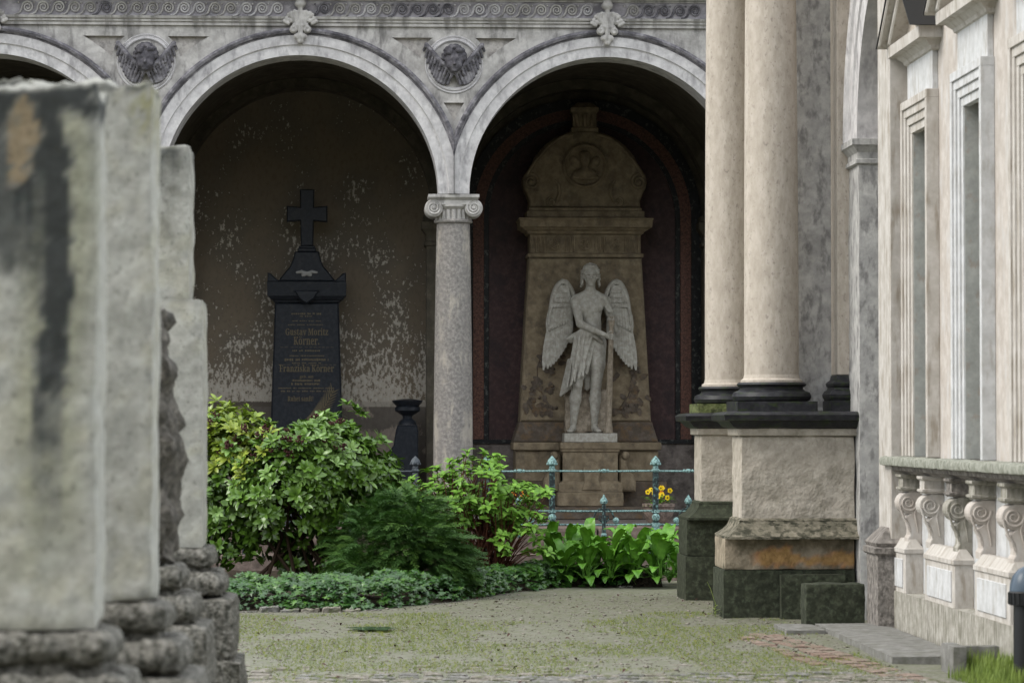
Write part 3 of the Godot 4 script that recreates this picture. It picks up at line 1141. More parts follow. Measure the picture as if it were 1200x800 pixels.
func column_meshes() -> Array:
	var top := SPRING - FLOOR
	var b := B.new()
	var pr := []
	for i in 13:
		var f := i / 12.0
		pr.append(Vector2(0.216 - 0.036 * pow(f, 1.6), lerpf(0.30, top - 0.31, f)))
	pr.append_array([Vector2(0.186, top - 0.305), Vector2(0.205, top - 0.30), Vector2(0.21, top - 0.285), Vector2(0.205, top - 0.27), Vector2(0.186, top - 0.265)])
	b.lathe(pr, 40)
	var shaft := b.mesh()
	b = B.new()
	# fluted neck
	for i in 20:
		var an := TAU * i / 20.0
		b.tube([Vector3(cos(an) * 0.176, top - 0.265, sin(an) * 0.176), Vector3(cos(an) * 0.18, top - 0.16, sin(an) * 0.18)], [0.022, 0.024], 6)
	b.lathe([Vector2(0.172, top - 0.27), Vector2(0.176, top - 0.17), Vector2(0.20, top - 0.155), Vector2(0.225, top - 0.13), Vector2(0.225, top - 0.11)], 32)
	b.stack(Rect2(-0.24, -0.21, 0.48, 0.42), [Vector2(-0.02, top - 0.125), Vector2(0.0, top - 0.115), Vector2(0.0, top - 0.06), Vector2(0.015, top - 0.055), Vector2(0.035, top - 0.035), Vector2(0.035, top - 0.003)])
	for s in [-1.0, 1.0]:
		var pl := circle(Vector2(s * 0.215, top - 0.148), 0.098, 28)
		b.extrude(pl, -0.20, 0.20, 0.012)
		for e in [0.203]:
			spiral(b, Vector3(s * 0.215, top - 0.148, e), 0.086, 0.014, 2.3, PI / 2, 0.013, 46, s)
			b.ball(Vector3(s * 0.215, top - 0.148, e), Vector3(0.02, 0.02, 0.015), 10, 6)
	var cap := b.mesh()
	b = B.new()
	b.stack(Rect2(-0.29, -0.29, 0.58, 0.58), [Vector2(0, 0.0), Vector2(0, 0.10)], 0.01)
	b.lathe([Vector2(0.27, 0.10), Vector2(0.29, 0.12), Vector2(0.29, 0.16), Vector2(0.27, 0.18), Vector2(0.24, 0.19), Vector2(0.235, 0.22), Vector2(0.25, 0.23), Vector2(0.255, 0.255), Vector2(0.245, 0.275), Vector2(0.218, 0.285), Vector2(0.216, 0.31)], 36)
	return [shaft, cap, b.mesh()]

# painted plaster of the rear wall behind the tombstone: flaked spots, a bare strip and a grey dado
func plaster(L: Node3D) -> void:
	var w := 400
	var h := 640
	var x0 := -2.281
	var y0 := FLOOR
	var ww := 3.304
	var hh := 5.3
	var n1 := FastNoiseLite.new()
	n1.seed = 31
	n1.frequency = 0.09
	n1.fractal_octaves = 5
	n1.fractal_gain = 0.72
	var n2 := FastNoiseLite.new()
	n2.seed = 32
	n2.frequency = 0.010
	n2.fractal_octaves = 4
	var im := Image.create(w, h, false, Image.FORMAT_RGB8)
	for j in h:
		var y := y0 + hh * (1.0 - (j + 0.5) / h)
		var dens := lerpf(0.50, 0.25, clampf((4.3 - y) / 1.9, 0.0, 1.0))
		if y < 2.5:
			dens = lerpf(dens, -0.16, smoothstep(2.5, 2.0, y))
		for i in w:
			var x := x0 + ww * (i + 0.5) / w
			var a := n1.get_noise_2d(i * 1.5, j * 0.75)
			var c := n2.get_noise_2d(i, j)
			var col := C(.45, .41, .355).lerp(C(.405, .38, .34), clampf(0.5 + c * 1.5, 0, 1)).lerp(C(.345, .31, .27), clampf(a * 0.8, 0, 1))
			var bias := 0.16 * c + 0.07 * smoothstep(-0.3, 0.3, x) * smoothstep(3.3, 2.4, y)
			if y > 1.90 + 0.012 * a:
				if a + 0.30 * c > dens - bias * 2.0:
					col = C(.62, .59, .54).lerp(C(.72, .70, .66), clampf(a + 0.3, 0, 1))
			elif y > 1.84:
				col = C(.60, .575, .53).lerp(C(.44, .41, .37), clampf(-a * 1.6, 0, 1)) if x > -0.3 else C(.36, .33, .30)
			else:
				col = C(.37, .345, .32).lerp(C(.41, .385, .355), clampf(0.5 + a, 0, 1))
				var g := n2.get_noise_2d(i * 1.1 + 300.0, j * 1.1) + 0.25 * a
				if g > 0.16 or (x > -0.15 and x < 0.45 and y > 1.12 and y < 1.55 + 0.1 * a):
					col = C(.58, .535, .49).lerp(C(.50, .46, .42), clampf(0.5 + a, 0, 1))
			im.set_pixel(i, j, col)
	var m := StandardMaterial3D.new()
	m.albedo_texture = ImageTexture.create_from_image(im)
	m.roughness = 0.95
	m.metallic_specular = 0.2
	var b := B.new()
	b.uv_rect = Rect2(x0, y0, ww, hh)
	b.quad(Vector3(x0, y0, -36.7), Vector3(x0 + ww, y0, -36.7), Vector3(x0 + ww, y0 + hh, -36.7), Vector3(x0, y0 + hh, -36.7))
	part("plaster", b, m, L)

# dark building that closes the court behind the viewpoint: it keeps the low sky from the vaults of the loggia
func facing_building() -> void:
	var T := thing("facing_building", "long dark rendered building with a tiled roof closing the court opposite the arcade", "building", Vector3(0, 0, 13))
	var b := B.new()
	b.box(Vector3(-32, -0.2, 12.0), Vector3(32, 11.0, 22.0))
	part("wall", b, M.facade, T)
	b = B.new()
	b.xf = Transform3D(Basis(Vector3(0, 0, 1), Vector3.UP, Vector3(-1, 0, 0)), Vector3(32.6, 0, 17.0))
	b.extrude(V2([-5.6, 11.0, 5.6, 11.0, 0, 15.0]), 0.0, 65.2)
	part("roof", b, M.facade_roof, T)
	for i in 14:
		for j in 3:
			b = B.new()
			b.box(Vector3(-30.0 + i * 4.4, 1.6 + j * 3.2, 11.93), Vector3(-28.8 + i * 4.4, 3.4 + j * 3.2, 12.01))
			part("window", b, M.dark_paint, T)

# ---------------------------------------------------------------- portico: two columns on pedestals, pilaster, passage arch
func tint(base: Color, w: Vector3, f: float, lo: float, hi: float) -> float:
	return smoothstep(lo, hi, lump.get_noise_3dv(w * f))

var pillar_top := 0.0

func paint_at(key: int, w: Vector3, n: Vector3) -> Color:
	return plinth_paint(w, n) if key == 9 else pillar_paint(w, n, pillar_top, key)

# lower course of the near pedestal: black-green growth below, bare orange sandstone where the face has flaked
func plinth_paint(w: Vector3, _n: Vector3) -> Color:
	var g := lump.get_noise_3dv(w * 2.1 + Vector3(3, 0, 1))
	var g2 := fine.get_noise_3dv(w * 9.0)
	var col := Color(0.75, 0.73, 0.68)
	var flake := smoothstep(0.02, 0.10, 0.13 - absf(w.y - 0.485 - 0.05 * g) * 1.9 + 0.10 * g2 + 0.12 * g) * smoothstep(3.25, 3.42, w.x + 0.1 * g) * smoothstep(-0.36, -0.18, g)
	col = col.lerp(Color(1.3, 0.70, 0.36), flake)
	var dark := smoothstep(0.0, 0.12, 0.42 - w.y + 0.16 * g + 0.06 * g2 + 0.25 * maxf(0.0, 3.42 - w.x) - 0.05)
	var veil := smoothstep(0.05, 0.25, g + 0.3 * g2) * 0.45
	col = col.lerp(Color(0.16, 0.17, 0.12), veil * (1.0 - flake))
	return col.lerp(Color(0.055, 0.065, 0.042), dark)

func pedestal(P: Node3D, near: bool) -> void:
	var z1 := -25.6 if near else -28.4
	var x0 := 3.205 if near else 3.18
	var x1 := 4.16 if near else 3.86
	var deep := 0.66 if near else 0.62
	var r := Rect2(x0, z1 - deep, x1 - x0, deep)
	var n := Node3D.new()
	n.name = "pedestal"
	P.add_child(n, true)
	n.position = Vector3((x0 + x1) / 2, 0, z1 - deep / 2) - P.position
	var b := B.new()
	b.worn(Vector3(x0 - 0.155, -0.1, z1 - deep - 0.12), Vector3(x1 + (0.0 if near else 0.14), 0.405, z1 + 0.0 if near else z1 + 0.05), 0.07, 0.012, lump, 0.006, 4.0)
	part("lower_course", b, M.mossy, n)
	b = B.new()
	if near:
		b.worn(Vector3(x0 - 0.14, 0.405, z1 - deep - 0.1), Vector3(x1, 0.665, z1 - 0.012), 0.022, 0.012, lump, 0.006, 4.0, self, 9)
		part("upper_course", b, M.plinth, n)
	else:
		b.worn(Vector3(x0 - 0.14, 0.405, z1 - deep - 0.1), Vector3(x1 + 0.12, 0.74, z1 + 0.035), 0.07, 0.012, lump, 0.006, 4.0)
		part("upper_course", b, M.mossy, n)
	b = B.new()
	var y0 := 0.665 if near else 0.74
	b.stack(r, [Vector2(0.135, y0), Vector2(0.135, y0 + 0.02), Vector2(0.11, y0 + 0.035), Vector2(0.075, y0 + 0.06), Vector2(0.04, y0 + 0.10), Vector2(0.022, y0 + 0.14), Vector2(0.022, y0 + 0.155), Vector2(0.0, y0 + 0.17)])
	part("base_moulding", b, M.damp if near else M.mossy, n)
	b = B.new()
	b.worn(Vector3(x0, y0 + 0.16, z1 - deep), Vector3(x1, 1.522, z1), 0.045, 0.008, lump, 0.016 if near else 0.008, 2.6)
	part("die", b, M.beige_rough, n)
	b = B.new()
	b.stack(r, [Vector2(0.02, 1.523), Vector2(0.03, 1.53), Vector2(0.034, 1.583), Vector2(0.01, 1.584)])
	part("neck", b, M.beige_rough, n)
	b = B.new()
	b.stack(r, [Vector2(0.036, 1.585), Vector2(0.075, 1.60), Vector2(0.115, 1.645), Vector2(0.155, 1.655), Vector2(0.165, 1.70), Vector2(0.13, 1.722), Vector2(0.06, 1.73)])
	part("cornice", b, M.black_stone, n)

func big_column(P: Node3D, at: Vector3, rough: bool) -> void:
	var n := Node3D.new()
	n.name = "column"
	P.add_child(n, true)
	n.position = at - P.position
	var b := B.new()
	var pr := []
	for i in 15:
		var f := i / 14.0
		pr.append(Vector2(0.232 - 0.03 * pow(f, 1.8), lerpf(0.0, 4.6, f)))
	b.lathe([Vector2(0.262, -0.065), Vector2(0.262, -0.045), Vector2(0.24, -0.03), Vector2(0.233, 0.0)], 44, at)
	b.lathe(pr, 44, at)
	part("shaft", b, M.beige, n)
	b = B.new()
	b.xf = Transform3D(Basis.IDENTITY, at)
	b.stack(Rect2(-0.345, -0.345, 0.69, 0.69), [Vector2(0, -0.31), Vector2(0, -0.226)], 0.012)
	part("base_block", b, M.black_stone if rough else M.moss_edge, n)
	b = B.new()
	b.xf = Transform3D(Basis.IDENTITY, at)
	b.lathe([Vector2(0.30, -0.226), Vector2(0.325, -0.215), Vector2(0.338, -0.185), Vector2(0.325, -0.15), Vector2(0.30, -0.138), Vector2(0.285, -0.135), Vector2(0.268, -0.118), Vector2(0.268, -0.105), Vector2(0.285, -0.098), Vector2(0.297, -0.082), Vector2(0.285, -0.066), Vector2(0.262, -0.064)], 44)
	part("base", b, M.black_stone, n)
	b = B.new()
	b.xf = Transform3D(Basis.IDENTITY, at + Vector3(0, 4.6, 0))
	b.lathe([Vector2(0.202, 0), Vector2(0.23, 0.02), Vector2(0.23, 0.05), Vector2(0.21, 0.06), Vector2(0.21, 0.14), Vector2(0.26, 0.2), Vector2(0.27, 0.24)], 36)
	b.stack(Rect2(-0.29, -0.29, 0.58, 0.58), [Vector2(0, 0.24), Vector2(0, 0.33)], 0.01)
	part("capital", b, M.beige, n)

func portico() -> void:
	var P := thing("portico", "beige stone portico with two smooth round columns on mossy black-capped pedestals", "portico", Vector3(3.7, 0, -26.5))
	pedestal(P, true)
	pedestal(P, false)
	big_column(P, Vector3(3.505, 2.04, -25.94), true)
	big_column(P, Vector3(3.485, 2.04, -28.72), false)
	# wall behind the near column and the pilaster beside it
	var b := B.new()
	b.worn(Vector3(3.70, 1.735, -27.0), Vector3(4.5, 6.7, -26.32), 0.12, 0.01, lump, 0.012, 2.0)
	part("wall", b, M.sooty, P)
	b = B.new()
	b.box(Vector3(3.70, 0.0, -28.9), Vector3(4.5, 1.73, -26.32))
	b.box(Vector3(3.95, 1.73, -28.9), Vector3(4.5, 6.7, -27.001))
	part("rear_wall", b, M.beige_rough, P)
	b = B.new()
	b.box(Vector3(4.075, 2.04, -26.319), Vector3(4.235, 6.7, -25.95), 0.008)
	part("pilaster", b, M.beige, P)
	b = B.new()
	b.stack(Rect2(4.075, -26.319, 0.16, 0.369), [Vector2(0.075, 1.732), Vector2(0.075, 1.82), Vector2(0.06, 1.823), Vector2(0.075, 1.85), Vector2(0.08, 1.875), Vector2(0.06, 1.905), Vector2(0.04, 1.915), Vector2(0.03, 1.935), Vector2(0.045, 1.95), Vector2(0.05, 1.97), Vector2(0.035, 1.985), Vector2(0.012, 2.0), Vector2(0.004, 2.039)])
	part("pilaster_base", b, M.black_stone, P)
	# passage arch that springs towards the house: stained jamb, impost, quarter arch
	b = B.new()
	b.worn(Vector3(4.172, -0.1, -26.31), Vector3(4.75, 3.80, -25.42), 0.1, 0.012, lump, 0.012, 2.5)
	part("arch_jamb", b, M.sooty, P)
	b = B.new()
	b.stack(Rect2(4.172, -26.31, 0.58, 0.89), [Vector2(0.006, 3.79), Vector2(0.025, 3.80), Vector2(0.025, 3.83), Vector2(0.008, 3.84), Vector2(0.008, 3.89), Vector2(0.05, 3.94), Vector2(0.065, 3.95), Vector2(0.065, 4.0), Vector2(0.0, 4.01)])
	part("impost", b, M.sooty, P)
	# the arch lies in a plane x = const: build in XY and turn it
	b = B.new()
	var basis := Basis(Vector3(0, 0, -1), Vector3.UP, Vector3(1, 0, 0))   # local x -> away from the viewer, local z -> +x
	var turn := Transform3D(Basis(Vector3(0, 0, -1), Vector3.UP, Vector3(-1, 0, 0)), Vector3(4.172, 4.005, -24.10))
	for q in [[Vector2(1.80, -0.01), Vector2(1.80, 0.05), Vector2(1.75, 0.065), Vector2(1.70, 0.05), Vector2(1.68, 0.03), Vector2(1.52, 0.03), Vector2(1.51, 0.015), Vector2(1.31, 0.015), Vector2(1.31, -0.60)]]:
		for i in q.size() - 1:
			var rows := [PackedVector3Array(), PackedVector3Array()]
			for e in 2:
				for j in 33:
					var an := PI * 0.5 * j / 32.0
					rows[1 - e].push_back(turn * Vector3(q[i + e].x * cos(an), q[i + e].x * sin(an), q[i + e].y))
			b.grid(rows)
	part("archivolt", b, M.grey_pale, P)
	# wall over the arch
	b = B.new()
	for j in 32:
		var a0 := PI * 0.5 * j / 32.0
		var a1 := PI * 0.5 * (j + 1) / 32.0
		var p0 := Vector3(4.178, 4.005 + 1.32 * sin(a0), -24.10 - 1.32 * cos(a0))
		var p1 := Vector3(4.178, 4.005 + 1.32 * sin(a1), -24.10 - 1.32 * cos(a1))
		b.quad(p0, p1, Vector3(4.178, 6.7, p1.z), Vector3(4.178, 6.7, p0.z))
	b.box(Vector3(4.178, 4.012, -25.95), Vector3(4.75, 6.7, -25.425))
	b.box(Vector3(4.74, 3.8, -26.3), Vector3(4.8, 6.7, -24.35))
	part("arch_wall", b, M.pink, P)
	b = B.new()
	b.box(Vector3(3.15, 6.98, -29.1), Vector3(4.9, 7.6, -25.6), 0.02)
	b.box(Vector3(3.6, 6.70, -28.9), Vector3(4.75, 6.979, -24.4))
	part("entablature", b, M.beige, P)
	# ground stop behind the arch
	b = B.new()
	b.box(Vector3(5.2, -0.1, -27.0), Vector3(5.4, 6.7, -24.0))
	part("passage_wall", b, M.sooty, P)

# ---------------------------------------------------------------- house on the right: its wall runs along z and faces -x
func house() -> void:
	var H := thing("mausoleum", "pale stone building with narrow blind windows, gabled hoods and scroll brackets under the ledge", "building", Vector3(4.6, 0, -20))
	var b: B
	var left := Vector3(-1, 0, 0)
	var wins := [23.79, 21.78, 19.81, 17.84]
	# wall piers between the window openings, and above
	var spans := [[24.45, 23.54]]
	for i in wins.size():
		var near: float = wins[i] - 0.85
		spans.append([near, wins[i + 1] - 0.25 if i + 1 < wins.size() else 15.5])
	for s in spans:
		b = B.new()
		b.box(Vector3(4.33, 1.30, -s[0]), Vector3(4.80, 3.89, -s[1]))
		part("wall_pier", b, M.pink, H)
	b = B.new()
	b.box(Vector3(4.33, 3.89, -24.45), Vector3(4.80, 6.6, -15.5))
	part("wall", b, M.pink, H)
	b = B.new()
	b.box(Vector3(4.34, 0.0, -24.44), Vector3(4.80, 1.30, -15.5))
	part("apron_wall", b, M.blue_white, H)
	b = B.new()
	b.box(Vector3(4.02, 6.601, -24.6), Vector3(5.2, 7.0, -15.4), 0.03)
	part("eaves", b, M.white, H)
	# windows
	for i in wins.size():
		var far: float = wins[i]
		var w := Node3D.new()
		w.name = "blind_window"
		H.add_child(w, true)
		w.position = Vector3(4.3, 1.37, -far + 0.55) - H.position
		b = B.new()
		b.box(Vector3(4.47, 1.36, -far + 0.24), Vector3(4.60, 3.90, -far + 0.86))
		part("panel", b, M.jamb, w)
		b = B.new()
		for e in [[0.245, 0.262], [0.838, 0.855]]:
			b.box(Vector3(4.29, 1.372, -far + e[0] - (0.005 if e[0] < 0.5 else 0.0)), Vector3(4.465, 3.885, -far + e[1]))
		part("reveal", b, M.jamb, w)
		b = B.new()
		for k in 4:
			var o := 0.064 * k
			var x: float = [4.232, 4.247, 4.262, 4.277][k]
			var t := 0.064
			b.box(Vector3(x, 1.372, -far + o), Vector3(4.329, 4.125 - o - t, -far + o + t), 0.003)
			b.box(Vector3(x, 1.372, -far + 1.10 - o - t), Vector3(4.329, 4.125 - o - t, -far + 1.10 - o), 0.003)
			b.box(Vector3(x, 4.125 - o - t, -far + o), Vector3(4.329, 4.125 - o, -far + 1.10 - o), 0.003)
		part("architrave", b, M.white if i != 1 else M.blue_white, w)
		b = B.new()
		b.box(Vector3(4.285, 4.127, -far + 0.03), Vector3(4.329, 4.42, -far + 1.07), 0.003)
		part("hood_frieze", b, M.blue_white, w)
		# hood: bed moulding, corona, raking gable
		b = B.new()
		var ra := -far - 0.06
		var rb := -far + 1.16
		b.stack(Rect2(4.29, ra + 0.06, 0.04, rb - ra - 0.12), [Vector2(0.0, 4.415), Vector2(0.02, 4.425), Vector2(0.03, 4.45), Vector2(0.055, 4.47), Vector2(0.075, 4.49), Vector2(0.13, 4.495), Vector2(0.135, 4.58), Vector2(0.12, 4.584)])
		part("hood", b, M.white, w)
		b = B.new()
		var mid := (ra + rb) / 2
		var half := (rb - ra) / 2 + 0.07
		var turn := Transform3D(Basis(Vector3(0, 0, 1), Vector3.UP, Vector3(-1, 0, 0)), Vector3(4.33, 4.586, mid))
		b.xf = turn
		b.extrude(PackedVector2Array([Vector2(-half + 0.1, 0), Vector2(half - 0.1, 0), Vector2(0, 0.40)]), -0.1, 0.06)
		part("gable_field", b, M.beige, w)
		for sgn in [-1.0, 1.0]:
			b = B.new()
			b.xf = turn
			b.extrude(PackedVector2Array([Vector2(sgn * half, 0.0), Vector2(sgn * (half - 0.12), 0.0), Vector2(0, 0.415), Vector2(0, 0.495)]), -0.1, 0.185, 0.012)
			b.extrude(PackedVector2Array([Vector2(sgn * (half + 0.06), -0.012), Vector2(sgn * (half - 0.01), 0.002), Vector2(0, 0.498), Vector2(0, 0.545)]), -0.1, 0.245, 0.012)
			part("raking_cornice", b, M.white, w)
			b = B.new()
			b.xf = turn
			b.extrude(PackedVector2Array([Vector2(sgn * (half + 0.075), -0.01), Vector2(sgn * (half + 0.06), -0.01), Vector2(0, 0.548), Vector2(0, 0.565)]), -0.1, 0.255)
			part("gable_sheet", b, M.dark_paint, w)
	# corner pilaster and its pier
	b = B.new()
	b.box(Vector3(4.168, 0.62, -24.45), Vector3(4.329, 6.6, -23.90), 0.006)
	part("corner_pilaster", b, M.white, H)
	b = B.new()
	b.worn(Vector3(4.056, -0.08, -24.40), Vector3(4.335, 0.60, -23.88), 0.05, 0.012, lump, 0.01, 5.0)
	part("corner_pier", b, M.worn_dark, H)
	b = B.new()
	b.stack(Rect2(4.07, -24.40, 0.26, 0.505), [Vector2(0.02, 0.595), Vector2(0.035, 0.61), Vector2(0.035, 0.65), Vector2(0.01, 0.66), Vector2(0.025, 0.69), Vector2(-0.01, 0.73), Vector2(-0.045, 0.77), Vector2(-0.09, 0.81)])
	part("pier_cap", b, M.worn_dark, H)
	# plinth, ledge
	var z := -23.88
	while z < -15.6:
		b = B.new()
		var len := 1.3 + R(-0.2, 0.2)
		b.worn(Vector3(4.185, -0.1, z), Vector3(4.345, 0.325, minf(z + len, -15.5) - 0.004), 0.09, 0.01, lump, 0.006, 3.0)
		part("plinth_stone", b, M.plinth_grey, H)
		z += len
	z = -24.17
	while z < -15.6:
		b = B.new()
		var len := 0.85 + R(-0.2, 0.25)
		b.worn(Vector3(4.115, 1.295, z), Vector3(4.335, 1.368, minf(z + len, -15.5) - 0.005), 0.035, 0.022, lump, 0.009, 4.0, null, 0, 0.008)
		part("ledge_stone", b, M.ledge, H)
		z += len
	b = B.new()
	b.run(V2([0, 1.235, 0.10, 1.235, 0.12, 1.25, 0.16, 1.262, 0.17, 1.292, 0, 1.292]), Vector3(4.342, 0, -24.0), Vector3(4.342, 0, -15.5), left)
	part("ledge_moulding", b, M.worn_dark, H)
	# brackets in pairs on low blocks
	var con := B.new()
	var prof := PackedVector2Array()
	# profile: outwards is -x, here local x = outwards
	prof.append_array(V2([0.0, 1.10, 0.10, 1.105]))
	for i in 13:
		var an := PI * 0.5 - PI * 1.05 * i / 12.0
		prof.push_back(Vector2(0.105 + 0.082 * cos(an), 1.015 + 0.082 * sin(an)))
	prof.append_array(V2([0.128, 0.90, 0.104, 0.855, 0.092, 0.81, 0.094, 0.77, 0.11, 0.745, 0.11, 0.70, 0.0, 0.69]))
	con.xf = Transform3D(Basis(Vector3(-1, 0, 0), Vector3.UP, Vector3(0, 0, 1)), Vector3.ZERO)
	# mirrored basis: build the solid by hand with the winding turned
	var flat := PackedVector2Array()
	for q in prof:
		flat.push_back(Vector2(-q.x, q.y))
	con.xf = Transform3D.IDENTITY
	con.extrude(flat, -0.17, 0.0, 0.006)
	spiral(con, Vector3(-0.105, 1.015, 0.002), 0.070, 0.012, 2.0, 0.2, 0.010, 40, -1.0)
	con.tube([Vector3(-0.173, 1.0, 0.002), Vector3(-0.165, 0.96, 0.002), Vector3(-0.142, 0.90, 0.002), Vector3(-0.112, 0.85, 0.002), Vector3(-0.10, 0.79, 0.002)], [0.010, 0.010, 0.009, 0.008, 0.006], 5)
	con.tube([Vector3(-0.045, 0.985, 0.002), Vector3(-0.06, 0.93, 0.002), Vector3(-0.045, 0.86, 0.002), Vector3(-0.035, 0.79, 0.002)], [0.008, 0.008, 0.007, 0.006], 5)
	var con_mesh := con.mesh()
	var near_faces := [23.50, 22.60, 21.55, 20.75, 19.70, 18.70, 17.70]
	for i in near_faces.size():
		var o := put("bracket", con_mesh, [M.pink, M.white, M.plinth_grey, M.pink][i % 4], H)
		o.position = Vector3(4.342, 0, -near_faces[i]) - H.position
		b = B.new()
		b.stack(Rect2(4.19, -near_faces[i] - 0.18, 0.15, 0.19), [Vector2(0.0, 1.104), Vector2(0.0, 1.11), Vector2(0.018, 1.12), Vector2(0.018, 1.135), Vector2(0.0, 1.14), Vector2(0.0, 1.20), Vector2(0.02, 1.215), Vector2(0.02, 1.234)])
		part("bracket_cap", b, [M.plinth_grey, M.white, M.worn_dark, M.plinth_grey][i % 4], H)
	for q in [[24.1, 23.45], [22.62, 21.50], [20.78, 19.66], [18.75, 17.65]]:
		b = B.new()
		b.stack(Rect2(4.20, -q[0], 0.14, q[0] - q[1]), [Vector2(0.0, 0.322), Vector2(0.0, 0.62), Vector2(0.012, 0.63), Vector2(0.012, 0.66), Vector2(0.0, 0.67), Vector2(-0.045, 0.735)], 0.004)
		part("bracket_block", b, M.white, H)
		b = B.new()
		b.box(Vector3(4.190, 0.36, -q[0] + 0.1), Vector3(4.205, 0.58, -q[1] - 0.1), 0.003)
		part("block_panel", b, M.blue_white, H)

# ---------------------------------------------------------------- broken pillars on the left, in a row
func pillar_paint(w: Vector3, n: Vector3, top: float, key: int) -> Color:
	var g := lump.get_noise_3dv(w * Vector3(3.0, 0.7, 3.0) + Vector3(key, 0, 0))
	var g2 := fine.get_noise_3dv(w * 7.0)
	var g3 := fine.get_noise_3dv(w * Vector3(34.0, 15.0, 34.0))
	var col := Color(0.36, 0.36, 0.335).lerp(Color(0.44, 0.438, 0.41), clampf(0.5 + g, 0, 1))
	col = col.lerp(Color(0.33, 0.32, 0.25), smoothstep(0.0, 0.6, g2 + g) * 0.5)
	var soot := 0.0
	var deep := top - w.y
	var runs := lump.get_noise_2d(w.x * 6.0 + key * 7.0, w.y * 0.35) + 0.35 * fine.get_noise_2d(w.x * 17.0, w.y * 0.8)
	if key == 1:
		# black run-off from the broken top, one long streak down the face
		var s := absf(w.x + 0.905 + 0.010 * sin(w.y * 5.0) + 0.03 * g)
		var reach := 0.09 + 0.75 * maxf(0.0, runs + 0.12)
		soot = maxf(smoothstep(0.056, 0.030, s + 0.020 * g2 + 0.022 * g3) * smoothstep(1.2, 1.8, w.y + 0.3 * g2 + 0.15 * g3), smoothstep(reach, reach * 0.45, deep + 0.06 * g2 + 0.06 * g3))
		var moss := smoothstep(0.13, 0.03, s + 0.05 * g) * smoothstep(1.1, 1.4, w.y + 0.2 * g) * (1.0 - soot)
		col = col.lerp(Color(0.24, 0.245, 0.15), moss * 0.55)
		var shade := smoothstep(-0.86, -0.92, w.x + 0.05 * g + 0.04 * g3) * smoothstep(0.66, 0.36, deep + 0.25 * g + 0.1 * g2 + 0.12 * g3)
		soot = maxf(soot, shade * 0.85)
		var rust := smoothstep(0.055, 0.02, Vector2((w.x + 1.0) * 0.9, (w.y - 2.42) * 0.5).length() + 0.08 * g2 + 0.03 * g3)
		col = col.lerp(Color(0.27, 0.215, 0.145), rust)
		soot *= 1.0 - rust
	elif key == 2:
		var reach := 0.035 + 0.35 * maxf(0.0, runs - 0.02)
		soot = smoothstep(reach, reach * 0.3, deep + 0.05 * g2) * 0.9
		var moss := smoothstep(0.07, 0.02, absf(w.x + 0.72) + 0.04 * g2) * smoothstep(0.26, 0.10, deep + 0.12 * g)
		col = col.lerp(Color(0.27, 0.26, 0.13), moss * 0.75 * smoothstep(-0.3, 0.2, g3))
	elif key == 4:
		soot = smoothstep(0.0, 0.35, w.y - top + 0.28 + 0.5 * g + 0.15 * g2) * 0.9
	if n.y > 0.6:
		soot = 0.35 + 0.4 * g2
	col *= 1.0 + 0.16 * g3 + 0.08 * g2
	return col.lerp(Color(0.045, 0.05, 0.05), clampf(soot, 0.0, 1.0))

func eroded_base(b: B, x0: float, x1: float, z0: float, z1: float) -> void:
	# two worn rolls between shaft and pedestal
	b.worn(Vector3(x0 - 0.055, 0.905, z0 - 0.055), Vector3(x1 + 0.055, 1.0, z1 + 0.055), 0.022, 0.042, lump, 0.022, 9.0, null, 0, 0.02)
	b.worn(Vector3(x0 - 0.02, 0.86, z0 - 0.02), Vector3(x1 + 0.02, 0.92, z1 + 0.02), 0.03, 0.012, lump, 0.02, 12.0)
	b.worn(Vector3(x0 - 0.11, 0.76, z0 - 0.11), Vector3(x1 + 0.11, 0.875, z1 + 0.11), 0.022, 0.05, lump, 0.028, 8.0, null, 0, 0.03)

